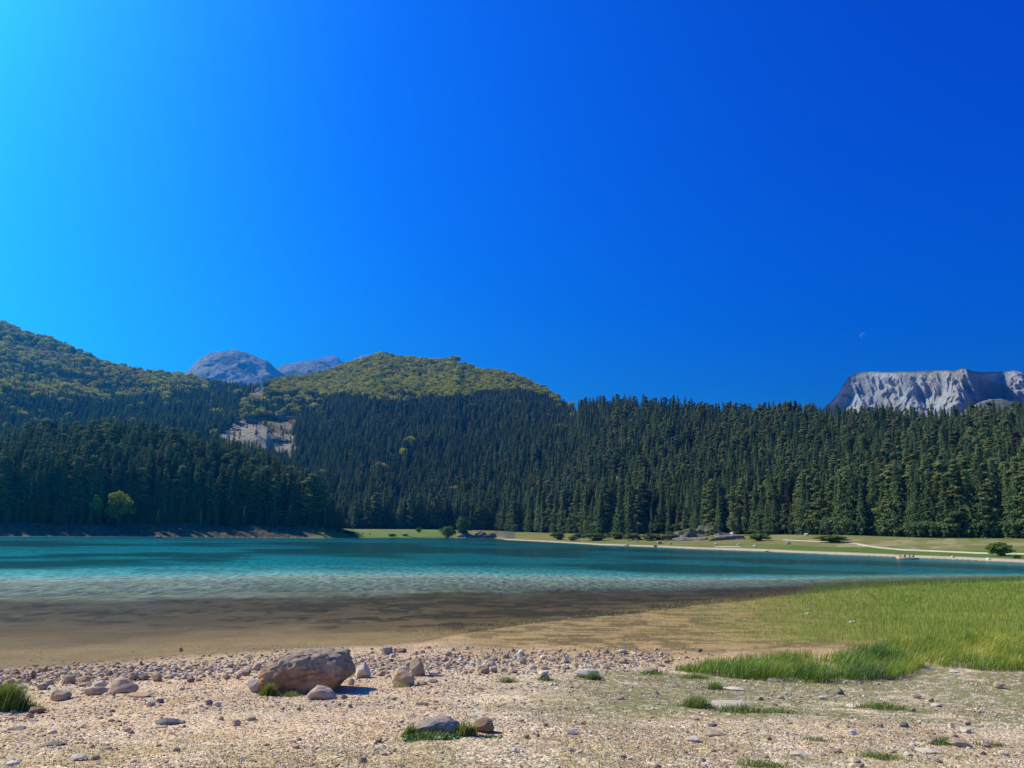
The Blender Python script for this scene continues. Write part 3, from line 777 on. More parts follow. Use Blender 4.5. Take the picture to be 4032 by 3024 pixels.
CROWNS, TRUNKS = {}, {}
for i, (rd, z0, wh, dr, rg) in enumerate([(.165, .07, 32, .5, .25), (.20, .05, 30, .4, .3), (.13, .10, 36, .6, .25), (.235, .08, 28, .3, .38)]):
    CROWNS['spruce', i] = spruce_crown('crown_spruce', rd, z0, wh, M_SPRUCE, dr, 1.0, rg)
    TRUNKS['spruce', i] = trunk_mesh('trunk_spruce', .95, .013, M_BARK, r_top=.12)
for i, (rd, z0, q) in enumerate([(.18, .22, 44), (.22, .30, 46), (.17, .15, 48)]):
    CROWNS['pine', i] = pine_crown('crown_pine', rd, z0, M_PINE, q)
    TRUNKS['pine', i] = trunk_mesh('trunk_pine', .93, .015, M_BARK, bare=[(rng.uniform(z0, .85), rng.uniform(0, 6.28), rd * rng.uniform(.5, .9), .35, .004) for _ in range(12)])
for i, (rd, z0) in enumerate([(.42, .16), (.36, .12), (.48, .2)]):
    CROWNS['broadleaf', i] = leafy_crown('crown_broadleaf', rd, z0, M_AUTUMN, 38, .03)
    TRUNKS['broadleaf', i] = trunk_mesh('trunk_broadleaf', .7, .025, M_BARK, bare=[(rng.uniform(.25, .6), rng.uniform(0, 6.28), rd * .7, .9, .01) for _ in range(9)])
dead_b = [(rng.uniform(.15, .97), rng.uniform(0, 6.28), .16 * rng.uniform(.5, 1), -.15, .003) for _ in range(90)]
dead_b = [(z, a, ln * (1.05 - z), u, r_) for z, a, ln, u, r_ in dead_b]
TRUNKS['dead', 0] = trunk_mesh('trunk_dead', .99, .011, M_DEAD, bare=dead_b, r_top=.1)

# ------------------------------------------------------------------ where trees stand
def in_any(vx, vy, polys):
    m = np.zeros(np.shape(vx), bool)
    for q in polys: m |= inpoly(vx, vy, q)
    return m

T_ = []      # x, y, z, height, kind (0 spruce 1 pine 2 broadleaf), variant, zone
def sample(hill, n, a0, a1, kindf, hf, rmax=1.03, zone=0, r0=0):
    a = rng.uniform(a0, a1, n)
    f, c_ = hill.front(a), np.interp(a, hill.a, hill.c)
    lo = f + 1 + r0; hi = f + (c_ - f) * rmax
    q = rng.uniform(0, 1, n); rr = np.sqrt(lo ** 2 + q * (np.maximum(hi, lo) ** 2 - lo ** 2))
    w = (hi ** 2 - lo ** 2); keep = rng.uniform(0, 1, n) < w / w.max()
    a, rr = a[keep], rr[keep]
    # spacing: drop points that share a cell
    x, y = np.sin(a) * rr, np.cos(a) * rr
    z = hill.z(a, rr); tt = (rr - f[keep]) / np.maximum((c_ - f)[keep], 1)
    vx, vy = project(np.stack([x, y, z + 6], -1))
    bad = in_any(vx, vy, OUTCROPS) | (in_any(vx, vy, [CLEARING]) & (rng.uniform(0, 1, len(a)) < .72))
    kind = kindf(vx, vy, tt, x, y); h = hf(vx, vy, tt, kind); h = np.where(in_any(vx, vy, [CLEARING]), h * .5, h)
    ok = ~bad & (kind >= 0) & (vx > -420) & (vx < 2650)
    for i in np.nonzero(ok)[0]:
        T_.append((x[i], y[i], z[i], h[i], kind[i], zone))

def kf_main(vx, vy, tt, x, y):
    nn = fbm(x * .012, y * .012, 3, 91); r_ = rng.uniform(0, 1, len(vx))
    # broadleaf belt along the summit, its lower limit following the photograph
    lim = np.interp(vx, [440, 540, 620, 760, 860, 1000, 1120, 1200, 1260, 1300], [905, 850, 838, 852, 862, 856, 852, 862, 850, 700])
    belt = vy < lim + (nn - .5) * 46
    dk = fbm(x * .02 + 9, y * .02, 3, 94)
    k = np.where(r_ < .30 * sstep(.35, .6, nn) + .12, 1, 0)
    k = np.where(belt & (r_ > .06 + .55 * sstep(.56, .68, dk)), 2, k)
    k = np.where(~belt & (r_ > .992), 2, k)
    k = np.where((vx < 700) & (vy > 840) & (vy < 905) & (r_ > .85), 2, k)
    return k
def hf_main(vx, vy, tt, kind):
    r_ = rng.uniform(.5, 1.25, len(vx))
    base = np.interp(vx, [600, 1000, 1250, 1700, 2212], [15, 15, 18, 19, 19])
    up = np.where(vx < 1250, 1 - .45 * sstep(.45, .95, tt), 1.0)
    return np.where(kind == 2, rng.uniform(7, 12.5, len(vx)), base * .86 * up * r_)
sample(hill_main, 33000, az_of(430), az_of(1240), kf_main, hf_main, zone=1)
sample(hill_main, 22000, az_of(1240), az_of(2480), kf_main, hf_main, zone=2, rmax=1.06)
def kf_l(vx, vy, tt, x, y):
    nn = fbm(x * .012, y * .012, 3, 92); r_ = rng.uniform(0, 1, len(vx))
    lim = np.interp(vx, [0, 100, 200, 330, 420, 480, 560, 640], [862, 866, 868, 850, 838, 826, 832, 830])
    belt = vy < lim + (nn - .5) * 60
    k = np.where(belt & (r_ > .15 + .55 * sstep(.52, .66, nn)), 2, 0); k = np.where(~belt & (r_ > .965), 2, k)
    k = np.where(belt & (fbm(x * .006, y * .006, 3, 96) > .62) & (vy < 800) & (r_ < .8), -1, k)
    return k
def hf_l(vx, vy, tt, kind):
    return np.where(kind == 2, rng.uniform(7, 13, len(vx)), rng.uniform(8, 17, len(vx)) * (1 - .25 * sstep(.6, 1, tt)))
sample(hill_far_left, 16000, az_of(-330), az_of(700), kf_l, hf_l, zone=3, r0=120)
def kf_s(vx, vy, tt, x, y):
    r_ = rng.uniform(0, 1, len(vx)); return np.where(r_ < .22, 1, 0)
def hf_s(vx, vy, tt, kind): return rng.uniform(13, 26, len(vx)) * np.clip(1.2 - sstep(640, 760, vx) * .6, 0, 1.1)
sample(hill_left, 3600, az_of(-380), az_of(755), kf_s, hf_s, zone=0, rmax=1.08)
# dense front rows
for x0, x1, n_, zone, hh_ in ((-120, 740, 300, 0, (15, 25)), (722, 1110, 150, 1, (16, 27)), (1110, 1390, 120, 1, (18, 30)), (1500, 2420, 460, 2, (12, 25))):
    for i in range(n_):
        vx = rng.uniform(x0, x1); a = float(az_of(vx)); rr = float(r_edge(a) if zone == 0 else main_front(a)) + abs(rng.normal(0, 1)) * 16 + .5
        x, y = math.sin(a) * rr, math.cos(a) * rr
        H = hill_left if zone == 0 else hill_main
        z = max(float(H.z(np.array([a]), np.array([rr]))[0]), gz(x, y) - .5)
        if 1380 < vx < 1500 and rr < 420: continue
        T_.append((x, y, z, rng.uniform(*hh_) * (1 - .4 * (650 < vx < 760)), 1 if rng.uniform() < (.28 if zone == 2 else .2) else 0, zone))
for i in range(170):
    vx = rng.uniform(-120, 745); a = float(az_of(vx)); rf_ = float(r_far(a)); re_ = float(r_edge(a)); rr = re_ - abs(rng.normal(0, .45)) * (re_ - rf_) * .8
    if rr < rf_ + 5: continue
    x, y = math.sin(a) * rr, math.cos(a) * rr
    T_.append((x, y, gz(x, y) - .2, rng.uniform(3, 13) * (rr - rf_) / (re_ - rf_) + 1.5, 0, 0))
T_ = np.array(T_)
# thin out trees standing on the same spot
key = {}
keep = np.ones(len(T_), bool)
od = np.argsort(-T_[:, 3])
for i in od:
    d_ = math.hypot(T_[i, 0], T_[i, 1]); cs = 3.3 if d_ < 700 else 4.6
    kx = (int(T_[i, 0] // cs), int(T_[i, 1] // cs))
    if kx in key: keep[i] = False
    else: key[kx] = 1
T_ = T_[keep]
dist = np.hypot(T_[:, 0], T_[:, 1])
tvx, tvt = project(np.stack([T_[:, 0], T_[:, 1], T_[:, 2] + T_[:, 3]], -1))
tvx2, tvb = project(T_[:, :3])
# how much of each tree shows over the ones before it
buf = np.full(1400, 1180.0)
vis = np.zeros(len(T_))
for i in np.argsort(dist):
    w = T_[i, 3] * .14 / dist[i] * F_PX / V2P
    c0 = int((tvx[i] - w) / 2) + 60; c1 = max(c0 + 1, int((tvx[i] + w) / 2) + 61)
    if c0 < 60 or c1 > 60 + 1106: continue
    seg_ = buf[c0:c1]; d_ = np.maximum(0, np.minimum(seg_, tvb[i]) - tvt[i])
    vis[i] = d_.sum()
    m_ = len(seg_) // 4
    buf[c0 + m_:c1 - m_ if m_ else c1] = np.minimum(buf[c0 + m_:c1 - m_ if m_ else c1], tvt[i] + 3)
variant = rng.integers(0, 4, len(T_)); variant = np.where(T_[:, 4] == 0, variant, variant % 3)

ORD = ['first', 'second', 'third', 'fourth', 'fifth', 'sixth', 'seventh', 'eighth', 'ninth', 'tenth', 'eleventh', 'twelfth', 'thirteenth', 'fourteenth', 'fifteenth', 'sixteenth',
       'seventeenth', 'eighteenth', 'nineteenth', 'twentieth', 'twenty-first', 'twenty-second', 'twenty-third', 'twenty-fourth', 'twenty-fifth', 'twenty-sixth', 'twenty-seventh', 'twenty-eighth', 'twenty-ninth', 'thirtieth']
KN = ['spruce', 'pine', 'broadleaf']
first_tree = {}
def plant(kind, var, x, y, z, h, label, cat, group, name=None, crown_mat=None, rz=None, wid=1.0):
    k_ = (kind, var, name)
    e = empty(name or kind + '_tree', (x, y, z), rng.uniform(0, 6.28) if rz is None else rz, (h * wid, h * wid, h))
    tag(e, label, cat, group)
    add('trunk', TRUNKS[kind, var], e)
    if (kind, var) in CROWNS:
        cr_ = add('crown', CROWNS[kind, var], e)
        if crown_mat:
            me = CROWNS[kind, var].copy(); me.materials.clear(); me.materials.append(crown_mat); cr_.data = me
    return e

ZONES = [(0, -200, 150, 'on the shaded left bank'), (0, 150, 300, 'around the yellow tree'), (0, 300, 480, 'above the small rowing boat'), (0, 480, 640, 'on the falling right flank of the shaded spur'),
         (0, 640, 800, 'at the dark tip of the left bank'), (1, 600, 880, 'behind the small green meadow'), (1, 880, 1100, 'behind the grey shore rocks'), (1, 1100, 1250, 'behind the shrubs across the lake'),
         (1, 1250, 1500, 'by the rocky crag'), (2, 1240, 1400, 'left of the rocky crag'), (2, 1400, 1560, 'right of the rocky crag'), (2, 1560, 1680, 'behind the pale lone boulder'), (2, 1680, 1790, 'behind the two walkers'),
         (2, 1790, 1880, 'behind the low mound'), (2, 1880, 1980, 'behind the full rowing boat'), (2, 1980, 2090, 'behind the sandy path'), (2, 2090, 2300, 'above the round lone shrub')]
con = np.nonzero((T_[:, 4] < 2))[0]
con = con[np.argsort(-vis[con])][:290]
bro = np.nonzero((T_[:, 4] == 2))[0]
bro = bro[np.argsort(-vis[bro])][:60]
groups_ = {}
for i in list(con):
    zc_ = [q for q in ZONES if q[0] == int(T_[i, 5]) and q[1] <= tvx[i] < q[2]]
    zn = zc_[0][3] if zc_ else ('on the high left ridge' if T_[i, 5] == 3 else 'on the centre hill')
    tall = 'tall' if T_[i, 3] > 23 else ('mid-sized' if T_[i, 3] > 18 else 'short')
    form = {0: 'dark', 1: 'broad dark', 2: 'narrow dark', 3: 'ragged dark'}[variant[i]] if T_[i, 4] == 0 else {0: 'olive', 1: 'spreading olive', 2: 'slender olive'}[variant[i]]
    groups_.setdefault((tall, form, KN[int(T_[i, 4])], zn), []).append(i)
for i in bro:
    zn = 'on left ridge' if T_[i, 5] == 3 else ('left of centre summit' if tvx[i] < 760 else ('right of centre summit' if tvx[i] > 1000 else 'below centre summit'))
    row = 'near skyline' if tvt[i] < 830 else 'among conifers'
    form = {0: 'rounded', 1: 'narrow', 2: 'wide'}[variant[i]]
    groups_.setdefault((form, 'autumn', 'broadleaf', zn + ' ' + row), []).append(i)
for (g1, g2, kd, zn), mem in groups_.items():
    mem.sort(key=lambda q: tvx[q])
    for j, i in enumerate(mem):
        lab = f"{g1} {g2} {kd} {zn}"
        if len(mem) > 1: lab += f", {ORD[min(j, 29)]} from left"
        x, y, z, h = T_[i, :4]
        plant(KN[int(T_[i, 4])], int(variant[i]), x, y, z, h, lab, 'tree', 'broadleaf trees in autumn colour on the hills' if T_[i, 4] == 2 else 'conifers along the forest front',
              {'spruce': 'spruce_tree', 'pine': 'pine_tree', 'broadleaf': 'broadleaf_tree'}[kd])

# the rest of the woods: two masses of instanced trees
rest = np.ones(len(T_), bool); rest[con] = False; rest[bro] = False
def wood(name, idxs, protos, label, cat):
    coll = bpy.data.collections.new(name + '_kinds')
    order = []
    for j, key_ in enumerate(protos):
        me = CROWNS[key_]
        src = [o for o in COL.objects if o.type == 'MESH' and o.data == me]
        coll.objects.link(src[0]); order.append((src[0].name, j))
    order.sort(); rank = {j: r_ for r_, (nm, j) in enumerate(order)}
    P = T_[idxs]
    pk = np.array([rank[protos.index((KN[int(P[i, 4])], int(variant[idxs[i]])))] for i in range(len(P))], np.int32)
    me = bpy.data.meshes.new(name)
    me.vertices.add(len(P)); me.vertices.foreach_set('co', P[:, :3].astype(np.float32).ravel())
    for nm, tp, arr in (('pick', 'INT', pk), ('hgt', 'FLOAT', P[:, 3].astype(np.float32)), ('spin', 'FLOAT', rng.uniform(0, 6.28, len(P)).astype(np.float32)),
                        ('wid', 'FLOAT', rng.uniform(.85, 1.4, len(P)).astype(np.float32))):
        at_ = me.attributes.new(nm, tp, 'POINT'); at_.data.foreach_set('value', arr)
    o = add(name, me); tag(o, label, cat, kind='stuff')
    scatter(o, coll, name)
    return o

def scatter(o, coll, name, tilt=False, align=False):
    ng = bpy.data.node_groups.new(name + '_scatter', 'GeometryNodeTree')
    ng.interface.new_socket('Geometry', in_out='INPUT', socket_type='NodeSocketGeometry')
    ng.interface.new_socket('Geometry', in_out='OUTPUT', socket_type='NodeSocketGeometry')
    n, l = ng.nodes, ng.links
    gi, go = n.new('NodeGroupInput'), n.new('NodeGroupOutput')
    ci = n.new('GeometryNodeCollectionInfo'); ci.inputs['Collection'].default_value = coll
    ci.inputs['Separate Children'].default_value = True; ci.inputs['Reset Children'].default_value = True
    ip = n.new('GeometryNodeInstanceOnPoints'); l.new(gi.outputs[0], ip.inputs['Points']); l.new(ci.outputs[0], ip.inputs['Instance'])
    ip.inputs['Pick Instance'].default_value = True
    def na(nm, tp):
        a = n.new('GeometryNodeInputNamedAttribute'); a.data_type = tp; a.inputs[0].default_value = nm; return a.outputs[0]
    l.new(na('pick', 'INT'), ip.inputs['Instance Index'])
    cx = n.new('ShaderNodeCombineXYZ'); l.new(na('spin', 'FLOAT'), cx.inputs[2])
    if tilt: l.new(na('tilt', 'FLOAT'), cx.inputs[0])
    l.new(cx.outputs[0], ip.inputs['Rotation'])
    h_ = na('hgt', 'FLOAT'); w_ = n.new('ShaderNodeMath'); w_.operation = 'MULTIPLY'; l.new(h_, w_.inputs[0]); l.new(na('wid', 'FLOAT'), w_.inputs[1])
    cs = n.new('ShaderNodeCombineXYZ'); l.new(w_.outputs[0], cs.inputs[0]); l.new(w_.outputs[0], cs.inputs[1]); l.new(h_, cs.inputs[2])
    l.new(cs.outputs[0], ip.inputs['Scale'])
    l.new(ip.outputs[0], go.inputs[0])
    md = o.modifiers.new('scatter', 'NODES'); md.node_group = ng

bpy.context.view_layer.update()
ci_ = np.nonzero(rest & (T_[:, 4] < 2))[0]; bi_ = np.nonzero(rest & (T_[:, 4] == 2))[0]
wood('conifer_forest', ci_, [('spruce', 0), ('spruce', 1), ('spruce', 2), ('spruce', 3), ('pine', 0), ('pine', 1), ('pine', 2)], 'dense dark conifer forest covering the hills behind the lake', 'forest')
wood('autumn_woods', bi_, [('broadleaf', 0), ('broadleaf', 1), ('broadleaf', 2)], 'yellow green autumn broadleaf woods on the upper slopes', 'forest')
print('TREES', len(T_), len(con), len(bro), len(ci_), len(bi_))

# ------------------------------------------------------------------ haze
def box(name, lo, hi, mat):
    V = [(x, y, z) for x in (lo[0], hi[0]) for y in (lo[1], hi[1]) for z in (lo[2], hi[2])]
    F = [(0, 1, 3, 2), (4, 6, 7, 5), (0, 4, 5, 1), (2, 3, 7, 6), (0, 2, 6, 4), (1, 5, 7, 3)]
    return add(name, make_mesh(name, V, F, [mat]))
m_haze, n, l = new_mat("haze")
pv = n.new('ShaderNodeVolumePrincipled'); pv.inputs['Color'].default_value = (.015, .33, 1.0, 1); pv.inputs['Density'].default_value = .00017
pv.inputs['Anisotropy'].default_value = .68
o = n.new('ShaderNodeOutputMaterial'); l.new(pv.outputs[0], o.inputs['Volume'])
hz = box('haze', (-6500, -300, -60), (6500, 8200, 1620), m_haze)
tag(hz, 'thin blue mountain haze in the air', kind='stuff')

# ------------------------------------------------------------------ stones
def rock_mesh(name, sub, seed, planes=9, rough=.10, mat=None, flat=.6, smooth=False, dlo=.55, dhi=.9):
    r_ = np.random.default_rng(seed)
    bm = bmesh.new(); bmesh.ops.create_icosphere(bm, subdivisions=sub, radius=1.0)
    V = np.array([v.co[:] for v in bm.verts]); F = np.array([[v.index for v in f.verts] for f in bm.faces]); bm.free()
    for _ in range(planes):
        n_ = r_.normal(0, 1, 3); n_ /= np.linalg.norm(n_); d = r_.uniform(dlo, dhi)
        ex = np.maximum(0, V @ n_ - d); V = V - np.outer(ex, n_) * .93
    off = Vector(r_.uniform(-50, 50, 3))
    D = np.array([mnoise.fractal(Vector(v) * 1.6 + off, 1.0, 2.0, 5 if sub > 3 else 3) for v in V])
    V = V * (1 + rough * D)[:, None]
    V /= np.abs(V).max(0)
    V[:, 2] *= flat
    return make_mesh(name, V, F, [mat], smooth)

M_TAN = rock_mat("tan_stone", (.52, .35, .20), (.43, .27, .15), (.56, .42, .27), 5.0, .02)
M_GREY = rock_mat("grey_stone", (.42, .30, .185), (.28, .195, .12), (.49, .37, .235), 5.0, .02)
M_PALE = rock_mat("pale_stone", (.66, .54, .39), (.56, .43, .29), (.70, .60, .45), 5.0, .02)
M_DARK = rock_mat("dark_stone", (.19, .165, .14), (.12, .11, .09), (.27, .22, .18), 5.0, .02)
M_BROWN = rock_mat("brown_stone", (.34, .20, .11), (.25, .14, .08), (.40, .28, .18), 5.0, .02)
SM = {'t': M_TAN, 'g': M_GREY, 'p': M_PALE, 'd': M_DARK, 'b': M_BROWN}
ROCKS = {}
def rock_proto(tone, v):
    if (tone, v) not in ROCKS:
        ROCKS[tone, v] = rock_mesh('stone', 4, 100 + v, planes=[9, 12, 7, 14, 10, 8, 16, 11][v % 8], rough=.09, mat=SM[tone], flat=1.0, smooth=False)
    return ROCKS[tone, v]

def put_stone(x0, x1, base, h, tone, label, v=None, depth=.75, rz=None, name='stone', group=None, sink=.18, cat='stone', at=None):
    cx = (x0 + x1) / 2
    P = at or hit(cx, base)
    d = math.hypot(P[0], P[1]); s_ = d / math.cos(0.0) / F_PX * V2P
    w = (x1 - x0) * s_ * .5; hh_ = h * s_ * 1.0
    dep = min(w * depth, hh_ * 1.3 + w * .2)
    v = random.randrange(8) if v is None else v
    P = (P[0], P[1] + dep * .9, P[2])
    zz = gz(P[0], P[1])
    vis_h = max(hh_ - dep * 2 * (CAM_Z - zz) / d * .55, hh_ * .45)
    sz = vis_h / (2 - 2 * sink) * 1.12
    o = add(name, rock_proto(tone, v), None, (P[0], P[1], zz + sz * (1 - 2 * sink)), (random.uniform(-.12, .12), random.uniform(-.12, .12), (rz if rz is not None else random.choice((0, math.pi)) + random.uniform(-.25, .25))), (w, dep, sz))
    return tag(o, label, cat, group)

STONES = [  # x0, x1, base y, height, tone, label
 (99, 142, 1516, 21, 't', 'tan wedge shaped stone alone on sand right of left edge grass'),
 (175, 217, 1503, 18, 't', 'squat brown block at left end of the long low rock'),
 (218, 281, 1499, 28, 't', 'long low tan rock, biggest of the cluster left of the boulder'),
 (190, 220, 1490, 15, 'p', 'pale slanting slab tucked behind the squat brown block'),
 (272, 324, 1507, 11, 't', 'flat tan slab just in front right of the long low rock'),
 (328, 382, 1567, 15, 'd', 'dark peaked flat stone with pale left end on open gravel'),
 (333, 358, 1573, 6, 'p', 'small pale plate under the dark peaked flat stone'),
 (89, 130, 1612, 10, 'd', 'dark flat stone sunk in gravel near bottom left'),
 (12, 47, 1578, 7, 'd', 'thin dark stone half buried near the left edge'),
 (10, 33, 1655, 10, 'p', 'whitish round stone in the bottom left corner'),
 (142, 175, 1645, 12, 'p', 'whitish broad stone close to the bottom left'),
 (52, 87, 1544, 12, 'b', 'brown flat stone right of the left edge grass foot'),
 (206, 233, 1620, 7, 'g', 'thin grey flake in gravel below the dark peaked stone'),
 (99, 118, 1586, 8, 'p', 'small white stone with dark shaded side near lower left'),
 (132, 155, 1478, 16, 'g', 'grey blocky stone at back of the left stone strip'),
 (89, 110, 1480, 11, 't', 'rounded tan stone left of the grey blocky stone'),
 (163, 192, 1484, 9, 'b', 'low brown stone behind the squat brown block'),
 (293, 318, 1470, 11, 'g', 'grey slanted stone behind right end of the long low rock'),
 (268, 291, 1471, 14, 'g', 'pale grey stone behind the middle of the long low rock'),
 (62, 72, 1467, 13, 'b', 'small upright brown stone near the left waterline'),
 (169, 190, 1473, 12, 't', 'tan boulder shaped stone in the left stone strip'),
 (299, 306, 1437, 7, 'b', 'tiny brown cone shaped stone at the water edge'),
 (385, 394, 1406, 7, 'g', 'small grey stone standing alone in the shallow water'),
 (530, 563, 1496, 27, 'p', 'pale wedge rock leaning against left foot of the boulder'),
 (762, 798, 1466, 30, 'p', 'pale rounded rock right behind the big boulder'),
 (750, 765, 1480, 14, 'p', 'small pale stone beneath the boulder overhang'),
 (731, 749, 1511, 9, 'g', 'small grey stone in the shadow right of the boulder'),
 (505, 518, 1467, 10, 't', 'small round tan stone left of the pale wedge rock'),
 (519, 541, 1461, 14, 'g', 'grey pointed stone left of the boulder'),
 (541, 563, 1449, 14, 't', 'tan leaning stone just behind left of the boulder'),
 (529, 549, 1558, 9, 'g', 'thin tilted grey stone on gravel below the boulder'),
 (882, 917, 1461, 34, 'g', 'upright rounded grey rock, tallest of the trio right of boulder'),
 (843, 900, 1483, 31, 't', 'tan dome shaped rock in front of the upright grey rock'),
 (857, 884, 1456, 16, 'p', 'pale rock wedged behind the tan dome shaped rock'),
 (900, 924, 1481, 9, 't', 'flat tan slab touching right side of the tan dome'),
 (925, 947, 1475, 8, 'g', 'low grey stone beside the flat tan slab'),
 (926, 952, 1461, 13, 'p', 'pale rounded stone behind the low grey stone'),
 (1119, 1134, 1417, 12, 'p', 'white rounded stone standing out on the orange sand'),
 (1085, 1100, 1423, 10, 'g', 'grey dome stone left of the white stone on the sand'),
 (1163, 1188, 1458, 10, 'p', 'pale top stone above the dark mossy stone'),
 (1163, 1189, 1469, 13, 'd', 'dark mossy stone beneath a pale top stone'),
 (1240, 1296, 1465, 20, 'p', 'pale oblong block with a grass tuft on its right'),
 (1021, 1071, 1584, 28, 'b', 'dark brown stone right of the weedy grey boulder'),
 (1010, 1059, 1547, 8, 'p', 'flat white stone plate above the dark brown stone'),
 (1028, 1044, 1490, 5, 'g', 'small dark flat stone in the gravel mid beach'),
 (840, 856, 1512, 6, 'g', 'small grey stone right of the boulder shadow'),
 (897, 932, 1524, 7, 'd', 'dark crumbly flat stone above the weedy grey boulder'),
 (880, 900, 1550, 5, 'g', 'grey sliver just behind the weedy grey boulder'),
 (1157, 1166, 1592, 8, 'b', 'tiny reddish brown stone in gravel at lower centre'),
 (950, 960, 1629, 7, 'p', 'tiny white pebble below the weedy grey boulder'),
 (1122, 1138, 1435, 12, 'g', 'grey triangular stone in the sandy stone strip'),
 (1213, 1228, 1433, 15, 'p', 'pale triangular stone right of the grey triangular one'),
 (1015, 1027, 1439, 10, 'p', 'pale tilted stone in mid stone strip'),
 (961, 971, 1447, 12, 't', 'small upright tan stone near the pale rounded stone'),
 (1048, 1058, 1426, 9, 'g', 'small grey cube like stone in the stone strip'),
 (1383, 1429, 1455, 12, 'g', 'grey stone overgrown with grass left of the tall grass'),
 (1660, 1696, 1472, 5, 'p', 'thin white flat stone at the foot of the tall grass'),
 (1527, 1626, 1531, 15, 'p', 'long flat whitish slab bedded in turf'),
 (1569, 1615, 1492, 8, 'p', 'pale knobbly stone between tall grass and long slab'),
 (1530, 1551, 1570, 8, 'd', 'dark small stone in pale gravel below the long slab'),
 (1486, 1516, 1604, 12, 'p', 'white oval stone near bottom right of centre'),
 (1525, 1575, 1591, 12, 'g', 'broad grey stone mound right of the white oval stone'),
 (1535, 1550, 1625, 7, 'g', 'small grey stone below the broad grey mound'),
 (1634, 1663, 1638, 9, 'g', 'grey wedge stone at the bottom right of centre'),
 (1713, 1752, 1634, 10, 'p', 'pale angular stone near bottom with dark shaded end'),
 (1337, 1357, 1414, 10, 'p', 'white topped stone at far end of the stone strip'),
 (1338, 1358, 1434, 11, 'g', 'grey triangular stone left of the tall grass'),
 (1505, 1518, 1409, 7, 'd', 'small dark stone on sand behind the tall grass'),
 (1403, 1416, 1433, 6, 'b', 'small brown stone at the left tip of the tall grass'),
 (1409, 1428, 1659, 8, 'g', 'grey stone cut by the bottom edge'),
 (1905, 1938, 1469, 7, 'd', 'dark cracked flat stone at right end of the tall grass'),
 (1837, 1873, 1528, 8, 'p', 'whitish oval stone next to a turf hump'),
 (1987, 2036, 1629, 8, 'p', 'long whitish shard near the bottom right'),
 (1796, 1824, 1628, 8, 'g', 'flat grey stone left of the long whitish shard'),
 (1840, 1862, 1649, 9, 'p', 'white chunk low at the bottom right'),
 (1850, 1871, 1659, 8, 'g', 'grey chunk cut by the bottom edge beneath a white chunk'),
 (2009, 2028, 1610, 11, 'g', 'upright grey stone above the long whitish shard'),
 (2061, 2106, 1616, 14, 'g', 'large grey stone with grass in the bottom right'),
 (1833, 1856, 1588, 9, 'p', 'pale stone on white gravel at lower right'),
 (2082, 2104, 1585, 9, 'p', 'pale heap like stone near the right edge'),
 (2017, 2039, 1527, 7, 'p', 'white stone in turf toward the right edge'),
 (2058, 2075, 1454, 4, 'p', 'thin white stone below the right stretch of tall grass'),
 (2105, 2150, 1437, 3, 'p', 'long thin white stone at grass foot far right'),
 (1857, 1863, 1479, 6, 'p', 'tiny upright white stone under the tall grass'),
 (2088, 2099, 1568, 7, 'd', 'tiny dark stone in white gravel far right'),
 (1740, 1756, 1327, 3, 'p', 'white stone lying in the sparse reeds'),
 (1835, 1850, 1345, 3, 'p', 'small white stone in reeds near the green sedge'),
]
for k_, (x0, x1, b_, h_, t_, lab) in enumerate(STONES):
    put_stone(x0, x1, b_, h_, t_, lab, v=k_ % 8, group='stones lying on the beach')

